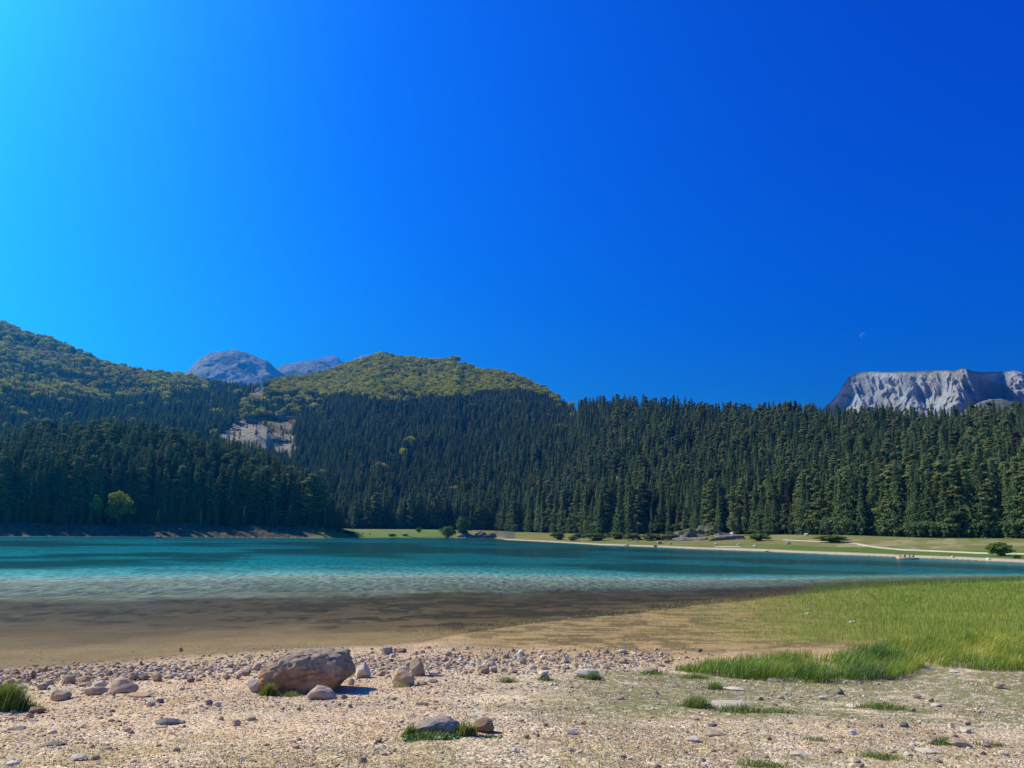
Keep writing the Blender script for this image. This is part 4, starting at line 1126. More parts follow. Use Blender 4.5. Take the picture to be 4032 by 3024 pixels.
# hand shaped boulder
def big_boulder():
    bm = bmesh.new(); bmesh.ops.create_icosphere(bm, subdivisions=6, radius=1.0)
    V = np.array([v.co[:] for v in bm.verts]); F = np.array([[v.index for v in f.verts] for f in bm.faces]); bm.free()
    p = 9.0
    q = (np.abs(V) ** p).sum(1) ** (-1 / p); V = V * q[:, None]          # rounded block
    x, y, z = V.T.copy()
    zt = np.clip((z + .8) / 1.8, 0, 1)
    # outline: vertical left flank leaning in at the top, bulging undercut right end
    left = np.interp(zt, [0, .25, .6, .85, 1], [-1.0, -1.0, -.98, -.96, -.92])
    right = np.interp(zt, [0, .12, .3, .55, .8, 1], [.55, .66, .82, 1.0, .95, .86])
    cx = (left + right) / 2; hw = (right - left) / 2
    x2 = cx + hw * x
    front = np.interp(zt, [0, .5, 1], [.80, 1.0, .84])
    y2 = y * front
    top = np.interp(x2, [-1, -.84, -.66, -.42, -.1, .5, .86, 1], [.36, .62, .75, .87, .95, 1.0, .95, .78])
    z2 = zt * top
    V = np.stack([x2, y2, z2], 1)
    off = Vector((7.3, 2.1, 9.9))
    d1 = np.array([mnoise.ridged_multi_fractal(Vector(v) * 1.5 + off, .9, 2.1, 6, 1.0, 2.0) for v in V])
    d2 = np.array([mnoise.fractal(Vector(v) * 5.0 + off, .8, 2.0, 5) for v in V])
    d3 = np.array([mnoise.cell(Vector((v[0] * 3.2, v[1] * 3.2, v[2] * 7)) + off) for v in V])
    nrm = unit(V - np.array([0, 0, .45]))
    crust = sstep(.48, .72, z2 + .10 * d2)
    V = V + nrm * ((d1 - 1.1) * .085 + d2 * (.03 + .06 * crust) )[:, None]
    vd = np.array([(lambda q: q[1] - q[0])(mnoise.voronoi(Vector((v[0] * 1.7, v[1] * 1.7, v[2] * 2.6)) + off + Vector((d2[i] * .25, 0, d2[i] * .2)))[0][:2]) for i, v in enumerate(V)])
    V = V - nrm * (np.exp(-(vd / .055) ** 2) * .055 * np.clip(d1, .3, 1.2))[:, None]
    # cleft running down the front and a ledge on the lower right
    c1 = np.exp(-((V[:, 0] - .18 - .15 * (V[:, 2] - .5)) / .05) ** 2) * (V[:, 1] < 0) * sstep(.2, .5, V[:, 2])
    c2 = np.exp(-((V[:, 2] - .42 - .10 * V[:, 0]) / .035) ** 2) * (V[:, 1] < 0) * sstep(-.1, .3, V[:, 0]) * sstep(.95, .7, V[:, 0])
    V[:, 1] += .09 * c1 + .08 * c2
    V[:, 2] = np.where(V[:, 2] > .93, .93 + (V[:, 2] - .93) * .45, V[:, 2])
    m = rock_mat("boulder_stone", (.46, .25, .12), (.30, .155, .075), (.50, .32, .18), 3.4, .05, (.80, .92, (.34, .25, .17), 1.16, 1.24, (.60, .43, .29)), objvar=0)
    for nd in m.node_tree.nodes:
        if nd.type == 'TEX_NOISE': nd.inputs['Scale'].default_value *= 1.0
    me = make_mesh('boulder', V, F, [m], True)
    P = hit(647, 1500); d = math.hypot(P[0], P[1]); s_ = d / F_PX * V2P
    w = 176 * s_ / 2; h = 92 * s_ - .35 * w * 2 * (CAM_Z - P[2]) / d * .5
    yy = P[1] + w * .50
    o = add('boulder', me, None, (P[0], yy, gz(P[0], yy) - .07), (0, 0, R(-4)), (w, w * .72, h))
    tag(o, 'big flat topped brown boulder with grey crust beside the water', 'boulder')
big_boulder()

def front_boulder(name, x0, x1, base, h, label, mat, seed, shape):
    bm = bmesh.new(); bmesh.ops.create_icosphere(bm, subdivisions=5, radius=1.0)
    V = np.array([v.co[:] for v in bm.verts]); F = np.array([[v.index for v in f.verts] for f in bm.faces]); bm.free()
    r_ = np.random.default_rng(seed)
    q = (np.abs(V) ** 2.5).sum(1) ** (-1 / 2.5); V = V * q[:, None]
    for _ in range(8):
        n_ = unit(r_.normal(0, 1, 3)); ex = np.maximum(0, V @ n_ - r_.uniform(.7, .95)); V = V - np.outer(ex, n_) * .9
    zt = (V[:, 2] + 1) / 2
    V[:, 2] = zt * np.interp(V[:, 0], *shape)
    off = Vector((seed, 3, 1))
    d1 = np.array([mnoise.fractal(Vector(v) * 2.2 + off, .9, 2.0, 7) for v in V])
    d2 = np.array([mnoise.ridged_multi_fractal(Vector(v) * 3 + off, .9, 2.1, 5, 1.0, 2.0) for v in V])
    V = V + unit(V - [0, 0, .3]) * (d1 * .07 + (d2 - 1) * .03)[:, None]
    P = hit((x0 + x1) / 2, base); d = math.hypot(P[0], P[1]); s_ = d / F_PX * V2P
    w = (x1 - x0) * s_ / 2
    yy = P[1] + w * .45
    o = add(name, make_mesh(name, V, F, [mat], True), None, (P[0], yy, gz(P[0], yy) - .05), (0, 0, 0), (w, w * .55, h * s_ * .92))
    tag(o, label, 'boulder')
    return o
M_GREYB = rock_mat("grey_boulder_stone", (.34, .27, .21), (.20, .16, .13), (.46, .36, .26), 4.5, .03, objvar=0)
M_TANB = rock_mat("pale_boulder_stone", (.54, .42, .29), (.40, .30, .20), (.46, .33, .21), 4.5, .03, objvar=0)
front_boulder('boulder', 878, 990, 1590, 46, 'grey pitted boulder with green weeds along its foot', M_GREYB, 5, ([-1, -.8, -.4, .1, .55, .85, 1], [.30, .45, .72, .95, 1.0, .85, .5]))
front_boulder('boulder', 659, 722, 1513, 34, 'pale angular boulder leaning on front of the big brown one', M_TANB, 8, ([-1, -.6, -.25, .1, .6, 1], [.45, .8, 1.0, .95, .8, .5]))

# cut stump and driftwood
def stump():
    r_ = np.random.default_rng(3); seg = 40; V = []; F = []
    rad = 1 + .06 * np.sin(np.arange(seg) * 2.4) + r_.normal(0, .035, seg)
    zs = [0, .15, .4, .7, .93, 1.0]; sc_ = [1.15, 1.04, .98, .96, .97, .93]
    for z, s_ in zip(zs, sc_):
        for k_ in range(seg):
            a = 2 * math.pi * k_ / seg; q = rad[k_] * s_
            V.append((q * math.cos(a), q * math.sin(a), z + (.03 * math.sin(3 * a) if z > .9 else 0)))
    for i in range(len(zs) - 1):
        for k_ in range(seg): F.append((i * seg + k_, i * seg + (k_ + 1) % seg, (i + 1) * seg + (k_ + 1) % seg, (i + 1) * seg + k_))
    V.append((0, 0, 1.0)); t = len(V) - 1; b = (len(zs) - 1) * seg
    for k_ in range(seg): F.append((b + k_, b + (k_ + 1) % seg, t, t))
    F = [f if f[2] != f[3] else f for f in F]
    me = bpy.data.meshes.new('tree_stump'); me.from_pydata(V, [], [f if f[2] != f[3] else f[:3] for f in F]); me.update()
    me.materials.append(plain("weathered_wood", (.34, .29, .25), .9, .35, 14))
    P = hit(836, 1414); d = math.hypot(P[0], P[1]); s_ = d / F_PX * V2P
    o = add('tree_stump', me, None, (P[0], P[1] + .1, P[2] - .02), (R(3), R(-3), 0), (10 * s_, 10 * s_, 15.5 * s_))
    tag(o, 'weathered grey tree stump standing among stones near the water', 'stump')
stump()
put_stone(854, 879, 1411, 9, 'b', 'dark elongated rock just right of the tree stump', v=3, group='stones lying on the beach')

# stone strip along the waterline: single stones, then gravel
ALL = [(((s[0] + s[1]) / 2), s[2], s[5]) for s in STONES]
LM = [(20, 1500, 'the left edge grass'), (120, 1500, 'the tan wedge shaped stone'), (250, 1485, 'the long low rock'), (400, 1440, 'the lone stone in the shallows'), (520, 1465, 'the pale wedge rock'), (655, 1450, 'the big brown boulder'),
      (836, 1412, 'the tree stump'), (880, 1465, 'the upright grey rock'), (1000, 1440, 'the pale tilted stone'), (1126, 1420, 'the white stone on the sand'), (1220, 1430, 'the pale triangular stone'), (1268, 1460, 'the pale oblong block'),
      (1345, 1425, 'the white topped stone'), (1450, 1440, 'the left tip of tall grass'), (1560, 1530, 'the long whitish slab'), (1350, 1560, 'the turf patch'), (934, 1580, 'the weedy grey boulder'), (340, 1560, 'the dark peaked flat stone'),
      (1850, 1530, 'the whitish oval stone'), (2040, 1600, 'the large grey stone'), (150, 1630, 'the whitish broad stone'), (560, 1560, 'the thin tilted grey stone'), (1180, 1590, 'the tiny reddish stone')]
cand = []
tries = 0
rs = random.Random(12)
while len(cand) < 205 and tries < 20000:
    tries += 1
    if rs.random() < .86:
        vx = rs.uniform(5, 1460)
        top = np.interp(vx, [0, 250, 430, 560, 830, 1000, 1250, 1460], [1445, 1434, 1420, 1408, 1396, 1402, 1408, 1412])
        bot = np.interp(vx, [0, 250, 430, 560, 830, 1000, 1250, 1460], [1498, 1480, 1478, 1470, 1470, 1458, 1452, 1440])
        u = rs.random() ** .8; vy = top + (bot - top) * u; w = rs.uniform(8, 20) * (.65 + .5 * u)
    else:
        vx = rs.uniform(10, 2200); vy = rs.uniform(1485, 1650); w = rs.uniform(10, 20)
    if 540 < vx < 790 and 1405 < vy < 1515: continue
    if vx > 1450 and vy < 1480: continue
    if any(abs(vx - a) < (w * .5 + b2) and abs(vy - b) < 9 for a, b, b2 in [((s[0] + s[1]) / 2, s[2], (s[1] - s[0]) / 2) for s in STONES] + [(c_[0], c_[1], c_[2] * .45) for c_ in cand]): continue
    if 870 < vx < 1000 and 1540 < vy < 1600: continue
    cand.append((vx, vy, w, rs.choice('ttgppbgt') if vy < 1480 else rs.choice('gdpgt'), rs.uniform(.32, .68)))
TN = {'t': 'tan', 'g': 'grey', 'p': 'pale', 'b': 'brown', 'd': 'dark'}
lab_g = {}
for c_ in cand:
    vx, vy, w, t_, hr = c_
    j = min(range(len(LM)), key=lambda q: math.hypot(LM[q][0] - vx, (LM[q][1] - vy) * 3))
    dx, dy = vx - LM[j][0], vy - LM[j][1]
    rel = ('behind' if dy < -12 else 'in front of') if abs(dx) < 25 else (('left of' if dx < 0 else 'right of'))
    szw = 'small' if w < 11 else ('middling' if w < 15 else 'larger')
    fm2 = 'flat' if hr < .45 else ('chunky' if hr < .57 else 'pointed')
    lab_g.setdefault((szw, fm2, t_, rel, j), []).append(c_)
for (szw, fm2, t_, rel, j), mem in lab_g.items():
    mem.sort()
    for q, c_ in enumerate(mem):
        lab = f"{szw} {fm2} {TN[t_]} stone {rel} {LM[j][2]}"
        if len(mem) > 1: lab += f", {ORD[q]} from left"
        vx, vy, w, _, hr = c_
        put_stone(vx - w / 2, vx + w / 2, vy, w * hr, t_, lab, group='loose stones strewn over the beach')

# gravel: uncountable small stones scattered over the beach
def scatter_pts(name, P, size, mats_objs, label, cat, kind='stuff', spin=None, wid=None, pick=None, tilt=None):
    coll = bpy.data.collections.new(name + '_kinds')
    for o_ in mats_objs: coll.objects.link(o_)
    me = bpy.data.meshes.new(name); nP = len(P)
    me.vertices.add(nP); me.vertices.foreach_set('co', np.asarray(P, np.float32).ravel())
    pk = rng.integers(0, len(mats_objs), nP) if pick is None else pick
    for nm, tp, arr in (('pick', 'INT', pk.astype(np.int32)), ('hgt', 'FLOAT', size), ('spin', 'FLOAT', rng.uniform(0, 6.28, nP) if spin is None else spin),
                        ('wid', 'FLOAT', rng.uniform(1.0, 1.9, nP) if wid is None else wid), ('tilt', 'FLOAT', rng.uniform(-.3, .3, nP) if tilt is None else tilt)):
        a_ = me.attributes.new(nm, tp, 'POINT'); a_.data.foreach_set('value', np.asarray(arr, np.int32 if tp == 'INT' else np.float32))
    o = add(name, me); tag(o, label, cat, kind=kind)
    scatter(o, coll, name, tilt=True)
    return o

def beach_points(n_, rlo, rhi, a_lo=-38, a_hi=38):
    r_ = np.exp(rng.uniform(math.log(rlo), math.log(rhi), n_)) if True else 0
    a = np.radians(rng.uniform(a_lo, a_hi, n_))
    x, y = np.sin(a) * r_, np.cos(a) * r_
    z = ground_z(x, y)
    vx, vy = project(np.stack([x, y, z], -1))
    return x, y, z, vx, vy, r_, a
protos_g = []
seen_t = {}
for o_ in [o for o in COL.objects if o.name.startswith('stone') and o.type == 'MESH']:
    t_ = o_.data.materials[0].name
    if seen_t.get(t_, 0) < (3 if t_ in ('tan_stone', 'pale_stone') else 2 if t_ == 'grey_stone' else 1) and o_.data.name not in [q.data.name for q in protos_g]:
        seen_t[t_] = seen_t.get(t_, 0) + 1; protos_g.append(o_)
x, y, z, vx, vy, r_, a = beach_points(150000, 5.2, 34)
rn_ = r_near(a)
band = np.exp(-((vy - np.interp(vx, [0, 560, 1000, 1460, 2212], [1462, 1440, 1430, 1422, 1415])) / np.interp(vx, [0, 1200, 1600], [22, 22, 14])) ** 2) * sstep(1750, 1350, vx)
pp_ = .16 + .75 * band + .35 * (fbm(x * .5, y * .5, 3, 81) > .52)
pp_ = np.where(vy < np.interp(vx, [0, 560, 1000, 1460, 2212], [1443, 1400, 1396, 1400, 1440]), .02, pp_)
pp_ = np.where((vx > 1450) & (vy < 1470), np.maximum(.03, band * .35), pp_)
kp = (rng.uniform(0, 1, len(x)) < pp_) & (vx > -80) & (vx < 2300) & (r_ < rn_ + 9)
sz_ = rng.lognormal(math.log(.0062), .45, len(x)) * (1 + 1.3 * band) * np.clip(r_ / 12, .75, 1.5)
sz_ = np.minimum(sz_, .045)
scatter_pts('gravel', np.stack([x, y, z + sz_ * .3], -1)[kp], sz_[kp], protos_g, 'loose pale and pinkish gravel covering the beach', 'gravel')
print('GRAVEL', kp.sum())

# ------------------------------------------------------------------ grass
def blades(name, px, py, pz, h, w, lean, mat, label, cat='grass', seg=3, wind=(.25, -.1), parent=None, kind='stuff', attr=None):
    """curved tapering blades as one mesh"""
    n_ = len(px)
    az = rng.uniform(0, 6.283, n_); dx, dy = np.cos(az), np.sin(az)
    sx, sy = -dy, dx
    V = np.zeros((n_, 2 * seg + 1, 3)); ts = np.linspace(0, 1, seg + 1)
    lx = dx * lean + wind[0] * h; ly = dy * lean + wind[1] * h
    for i, t in enumerate(ts):
        bx = px + lx * t ** 2; by = py + ly * t ** 2; bz = pz + h * (t - .28 * t ** 3 * np.clip(lean / np.maximum(h, .01), 0, 1.6))
        ww = w * (1 - t) ** .6 * .5
        if i < seg:
            V[:, 2 * i] = np.stack([bx - sx * ww, by - sy * ww, bz], 1); V[:, 2 * i + 1] = np.stack([bx + sx * ww, by + sy * ww, bz], 1)
        else: V[:, 2 * seg] = np.stack([bx, by, bz], 1)
    base = (np.arange(n_) * (2 * seg + 1))[:, None]
    Fs = []
    for i in range(seg - 1):
        Fs.append(base + np.array([[2 * i, 2 * i + 1, 2 * i + 3]])); Fs.append(base + np.array([[2 * i, 2 * i + 3, 2 * i + 2]]))
    Fs.append(base + np.array([[2 * seg - 2, 2 * seg - 1, 2 * seg]]))
    me = make_mesh(name, V.reshape(-1, 3), np.concatenate(Fs), [mat], False, {'tone': np.repeat(rng.uniform(0, 1, n_) if attr is None else attr, 2 * seg + 1)})
    o = add(name, me, parent)
    if parent is None: tag(o, label, cat, kind=kind)
    return o

def grass_mat(name, cols, tr=.4):
    m, n, l = new_mat(name)
    a = N(n, 'ShaderNodeAttribute', attribute_name='tone')
    c = ramp(n, l, a.outputs['Fac'], cols)
    d = n.new('ShaderNodeBsdfDiffuse'); t = n.new('ShaderNodeBsdfTranslucent'); mx = n.new('ShaderNodeMixShader'); mx.inputs[0].default_value = tr
    g = n.new('ShaderNodeBsdfGlossy'); g.inputs['Roughness'].default_value = .45
    m2 = n.new('ShaderNodeMixShader'); m2.inputs[0].default_value = .04
    l.new(c, d.inputs[0]); l.new(c, t.inputs[0]); l.new(d.outputs[0], mx.inputs[1]); l.new(t.outputs[0], mx.inputs[2])
    l.new(mx.outputs[0], m2.inputs[1]); l.new(g.outputs[0], m2.inputs[2])
    o = n.new('ShaderNodeOutputMaterial'); l.new(m2.outputs[0], o.inputs[0])
    return m
M_SEDGE = grass_mat("sedge", [(0, (.06, .14, .012)), (.4, (.17, .27, .018)), (.75, (.38, .41, .03)), (1, (.66, .54, .07))])
M_REED = grass_mat("reeds", [(0, (.15, .23, .015)), (.5, (.28, .34, .025)), (1, (.50, .40, .08))])
M_DRY = grass_mat("dry_stems", [(0, (.14, .10, .035)), (.5, (.40, .27, .09)), (1, (.72, .54, .22))])
M_TURF = grass_mat("turf", [(0, (.08, .12, .02)), (.6, (.17, .19, .04)), (1, (.33, .28, .09))])
M_TUFT = grass_mat("tuft_grass", [(0, (.10, .16, .025)), (.5, (.24, .29, .045)), (1, (.50, .42, .13))])
M_HERB = grass_mat("herb_leaves", [(0, (.04, .12, .03)), (1, (.10, .24, .05))], .3)

def in_region(n_, rlo, rhi, poly, a_lo, a_hi, warp=10):
    x, y, z, vx, vy, r_, a = beach_points(n_, rlo, rhi, a_lo, a_hi)
    # area-uniform thinning
    kp = rng.uniform(0, 1, n_) < (r_ / rhi) ** 1.0
    j1 = (fbm(x * .8, y * .8, 3, 87) - .5) * warp * 2
    kp &= inpoly(vx + j1, vy + j1 * .4, poly)
    return x[kp], y[kp], z[kp], vx[kp], vy[kp], r_[kp]

# tall sedge on the right
SEDGE = [(1452, 1449), (1475, 1443), (1560, 1434), (1640, 1425), (1740, 1420), (1830, 1416), (1880, 1408), (1925, 1393), (1990, 1387), (2100, 1382), (2330, 1376), (2330, 1456), (2212, 1452), (2140, 1451), (2060, 1444), (2000, 1438), (1985, 1448),
         (1960, 1458), (1930, 1467), (1850, 1473), (1740, 1475), (1640, 1471), (1560, 1463), (1500, 1455)]
x, y, z, vx, vy, r_ = in_region(420000, 14, 34, SEDGE, 5, 38, 5)
cl = fbm(x * 1.6, y * 1.6, 3, 88)
kp = rng.uniform(0, 1, len(x)) < .36 + 1.2 * (cl - .5)
x, y, z, vx, vy, r_, cl = [q[kp] for q in (x, y, z, vx, vy, r_, cl)]
hh_ = np.interp(vx, [1450, 1520, 1600, 1900, 2000, 2212], [.16, .34, .46, .48, .50, .50]) * rng.uniform(.6, 1.1, len(x)) * (.75 + .5 * cl)
hh_ *= np.where(r_ > 22, .8, 1)
tone = np.clip(.10 + .45 * rng.uniform(0, 1, len(x)) + 1.3 * (fbm(x * 1.1 + 5, y * 1.1, 4, 98) - .5) + .25 * sstep(1880, 2050, vx), 0, 1)
blades('tall_grass', x, y, z - .01, hh_, np.full(len(x), .013), rng.uniform(.15, .8, len(x)) * hh_, M_SEDGE, 'tall bright green sedge growing along the right side of the beach', wind=(.28, -.06), attr=tone, seg=4)
print('SEDGE', len(x))

# green reeds standing in the shallows behind the sedge
REEDS = [(1330, 1352), (1450, 1333), (1600, 1306), (1720, 1285), (1830, 1268), (1950, 1259), (2330, 1247), (2330, 1400), (1950, 1396), (1900, 1402), (1780, 1396), (1640, 1386), (1500, 1378), (1380, 1370)]
x, y, z, vx, vy, r_ = in_region(300000, 22, 95, REEDS, 2, 38, 14)
g_ = sstep(1450, 2050, vx + (1400 - vy) * .8)
kp = rng.uniform(0, 1, len(x)) < (.12 + .88 * g_) * np.clip(.35 + 1.4 * (fbm(x * .3, y * .3, 3, 90) - .2), 0, 1)
x, y, z, vx, vy, r_, g_ = [q[kp] for q in (x, y, z, vx, vy, r_, g_)]
hr_ = rng.uniform(.10, .26, len(x)) * (.6 + .7 * g_)
blades('reeds', x, y, z - .02, hr_ + np.maximum(-z, 0), np.interp(r_, [20, 95], [.008, .03]), hr_ * .25, M_REED, 'yellow green reeds standing in the shallows on the right', 'reeds', seg=2, wind=(.1, 0), attr=np.clip(rng.uniform(0, 1, len(x)) * .6 + .35 * (1 - g_), 0, 1))
print('REEDS', len(x))
# brown sparse stems at the muddy water edge
DRYP = [(840, 1366), (1000, 1350), (1150, 1339), (1300, 1323), (1450, 1307), (1600, 1291), (1750, 1276), (1900, 1262), (1900, 1396), (1500, 1402), (1300, 1400), (1100, 1394), (960, 1384)]
x, y, z, vx, vy, r_ = in_region(260000, 20, 85, DRYP, -16, 30, 10)
kp = rng.uniform(0, 1, len(x)) < np.clip(2.2 * (fbm(x * .9, y * .9, 4, 93) - .25), 0, 1) * np.interp(vy, [1300, 1340, 1380, 1400], [.9, .8, .45, .2])
x, y, z, vx, vy, r_ = [q[kp] for q in (x, y, z, vx, vy, r_)]
hd_ = rng.uniform(.03, .15, len(x))
blades('dry_stems', x, y, z - .02, hd_ + np.maximum(-z, 0) * .8, np.interp(r_, [20, 85], [.010, .03]), hd_ * .6, M_DRY, 'brown dry stems poking out of the muddy shallows', 'reeds', seg=2, wind=(.2, 0))
# short turf
x, y, z, vx, vy, r_, a = beach_points(330000, 5.5, 30)
n1_ = fbm(x * .35, y * .35, 4, 31); n2_ = fbm(x * 1.3, y * 1.3, 4, 32); n4_ = fbm(x * 4, y * 4, 3, 34)
jy_ = (n1_ - .5) * 70 + (n2_ - .5) * 25
tf = np.maximum(sstep(850, 1500, vx) * (1 - sstep(1525, 1585, vy + jy_) * .75) * sstep(1437, 1470, vy + jy_ * .4), .30 * sstep(1540, 1640, vy))
tm = tf * sstep(.50 - .20 * tf, .60 - .12 * tf, .5 * n1_ + .35 * n2_ + .15 * n4_ + .04)
kp = (rng.uniform(0, 1, len(x)) < tm * (r_ / 22)) & (vx < 2260) & (vx > -40)
x, y, z = x[kp], y[kp], z[kp]
ht_ = rng.uniform(.012, .045, len(x)) * (.6 + 1.2 * n2_[kp])
blades('turf', x, y, z - .003, ht_, np.full(len(x), .006), ht_ * .9, M_TURF, 'short patchy turf growing through the gravel', seg=2, wind=(.2, 0))
print('TURF', len(x))

# single tufts and weeds beside stones
def tuft(vx, vy, w, h, label, n_=350, mat=None, herb=0, name='grass_tuft', cat='grass tuft', back=0.0, group=None):
    P = hit(vx, vy); d = math.hypot(P[0], P[1]); s_ = d / F_PX * V2P
    e = empty(name, (P[0], P[1] + back, gz(P[0], P[1] + back)))
    tag(e, label, cat, group)
    ww = w * s_ * .5
    px = rng.normal(0, .6, n_) * ww; py = rng.normal(0, .5, n_) * ww * .6
    hh = h * s_ * rng.uniform(.35, .95, n_) * np.exp(-(px / ww) ** 2 * .6)
    blades('blades', px, py, np.full(n_, -.01), hh, np.full(n_, .011), hh * rng.uniform(.1, .6, n_), mat or M_TUFT, None, parent=e, seg=4, wind=(.15, 0), attr=np.clip(rng.uniform(0, .7, n_), 0, 1))
    if herb:
        L = Leaves()
        c = np.stack([rng.uniform(-1, 1, herb) * ww, rng.normal(0, .3, herb) * ww * .5, rng.uniform(.01, .7, herb) ** 1.5 * h * s_ * .6], 1)
        aa = unit(rng.normal(0, 1, (herb, 3)) * [1, 1, .5]); bb = unit(np.cross(aa, rng.normal(0, .6, (herb, 3)) + [0, 0, 1]))
        L.add(c, aa, bb, rng.uniform(.014, .032, herb), rng.uniform(.010, .022, herb))
        me = L.mesh('leaves', M_HERB); at_ = me.attributes.new('tone', 'FLOAT', 'POINT'); at_.data.foreach_set('value', np.repeat(rng.uniform(0, 1, herb), 4).astype(np.float32))
        add('leaves', me, e)
    return e
TG = 'grass tufts and weeds on the beach'
tuft(2, 1533, 78, 62, 'dense tall green grass clump at the left edge of the beach', 2600, group=TG)
tuft(58, 1530, 60, 12, 'low trailing grass right of the left edge clump', 350, group=TG)
tuft(578, 1503, 30, 34, 'fresh green grass at the left foot of the brown boulder', 500, group=TG)
tuft(628, 1505, 46, 16, 'thin grass under the middle of the brown boulder', 260, group=TG)
tuft(930, 1597, 110, 22, 'leafy green weeds along the foot of the grey boulder', 500, herb=420, name='weed_patch', cat='weeds', group=TG)
tuft(1003, 1590, 42, 46, 'upright weeds between the grey boulder and the dark brown stone', 260, herb=200, name='weed_patch', cat='weeds', group=TG)
tuft(886, 1592, 28, 36, 'dry mixed grass at left end of the grey boulder', 260, group=TG)
tuft(1060, 1594, 50, 8, 'thin green weeds below the dark brown stone', 200, herb=60, name='weed_patch', cat='weeds', group=TG)
tuft(866, 1485, 40, 12, 'thin grass in front of the tan dome rock', 180, group=TG)
tuft(1095, 1475, 42, 16, 'small dark grass tuft left of the mossy stone', 420, group=TG)
tuft(1178, 1470, 38, 14, 'grass over the dark mossy stone', 260, group=TG)
tuft(1280, 1467, 34, 22, 'grass tuft growing on the pale oblong block', 420, group=TG)
tuft(1408, 1457, 56, 12, 'grass covering the stone left of the tall grass', 420, group=TG)
tuft(1505, 1528, 60, 30, 'green tuft at left end of the long whitish slab', 700, group=TG)
tuft(1600, 1538, 90, 20, 'dark green tufts in front of the long whitish slab', 900, group=TG)
tuft(1680, 1540, 70, 14, 'low grass right of the long whitish slab', 450, group=TG)
tuft(1545, 1490, 30, 26, 'pale green tuft below the tall grass', 300, group=TG)
tuft(1500, 1464, 60, 12, 'short dark grass at front of the tall grass tip', 500, group=TG)
tuft(1905, 1530, 90, 16, 'turf hump right of the whitish oval stone', 900, group=TG)
tuft(2040, 1607, 55, 18, 'green tuft beside the upright grey stone', 450, group=TG)
tuft(2140, 1612, 70, 12, 'thin grass right of the large grey stone', 350, group=TG)
tuft(1900, 1640, 90, 16, 'thin grass between white stones at the bottom right', 450, group=TG)
tuft(1640, 1655, 110, 14, 'olive grass patch at the bottom edge', 600, group=TG)
tuft(1760, 1600, 60, 10, 'sparse grass in white gravel at lower right', 250, group=TG)

# ------------------------------------------------------------------ far shore: shrubs, rocks, special trees
def far_pt(vx, vy, r=None):
    """ground point on the far shore under (vx, vy)"""
    a = float(az_of(vx, vy))
    if r is None:
        d = ray(vx, vy); h = math.hypot(d[0], d[1]); rr = np.linspace(float(r_far(a)), float(r_edge(a)) + 4, 400)
        P = np.array([0, 0, CAM_Z]) + (rr / h)[:, None] * d
        g = ground_z(P[:, 0], P[:, 1]); k = np.argmax(g >= P[:, 2]) if (g >= P[:, 2]).any() else len(rr) - 1
        return float(P[k, 0]), float(P[k, 1]), float(g[k]), float(rr[k])
    return math.sin(a) * r, math.cos(a) * r, gz(math.sin(a) * r, math.cos(a) * r), r

BUSH = [leafy_crown('foliage', .5, 0.0, M_BUSH, 40, .05, .8, 80), leafy_crown('foliage', .5, 0.0, M_SAGE, 38, .05, .8, 80)]
BSTEM = trunk_mesh('stems', .4, .02, M_BARK, bare=[(rng.uniform(.02, .2), rng.uniform(0, 6.28), .4, 1.1, .012) for _ in range(9)])
def bush(vx, vy, w, h, k, label, group='shrubs on the far shore', name='shrub', cat='shrub', mat=None):
    x, y, z, r = far_pt(vx, vy); s_ = r / F_PX * V2P
    e = empty(name, (x, y, z - .1), rng.uniform(0, 6.28), (w * s_ * 1.15, w * s_ * .9, h * s_ * 1.3)); tag(e, label, cat, group)
    add('stems', BSTEM, e); c_ = add('foliage', BUSH[k], e)
    if mat: me = BUSH[k].copy(); me.materials.clear(); me.materials.append(mat); c_.data = me
    return e
for vx, vy, w, h, k, lab in [(1205, 1166, 34, 13, 0, 'leftmost rounded green shrub on the right hand shore'), (1238, 1168, 26, 8, 0, 'small low shrub left of the big willow like bush'),
        (1252, 1163, 30, 10, 1, 'pale shrub at back of the shrub row'), (1285, 1168, 56, 13, 0, 'broad dark green bush in middle of the shrub row'), (1330, 1165, 50, 12, 0, 'wide leafy bush right of the middle of the row'),
        (1368, 1166, 46, 12, 1, 'grey green bush right of the wide leafy one'), (1410, 1167, 54, 12, 1, 'greyish bush left of the rock scree'), (1445, 1167, 46, 11, 1, 'darker greyish bush at right end of the shrub row'),
        (1642, 1168, 40, 12, 0, 'olive scrubby bush on the scree below the crag'), (1540, 1158, 30, 12, 1, 'small scrub on the rocky crag foot'),
        (1800, 1171, 62, 11, 0, 'low flat dark mound of juniper right of the walkers'), (2163, 1201, 40, 20, 0, 'round lone shrub beside the sandy path'), (2195, 1206, 16, 6, 0, 'tiny green shrub right of the round lone one'),
        (848, 1159, 16, 5, 0, 'small tuft like shrub on the little green meadow'), (905, 1150, 12, 8, 0, 'thin bush at back edge of the green meadow'), (875, 1158, 14, 4, 1, 'dark low scrub on the green meadow'),
        (1000, 1158, 22, 12, 0, 'bushy scrub where the grey shore rocks begin')]:
    bush(vx, vy, w, h, k, lab)

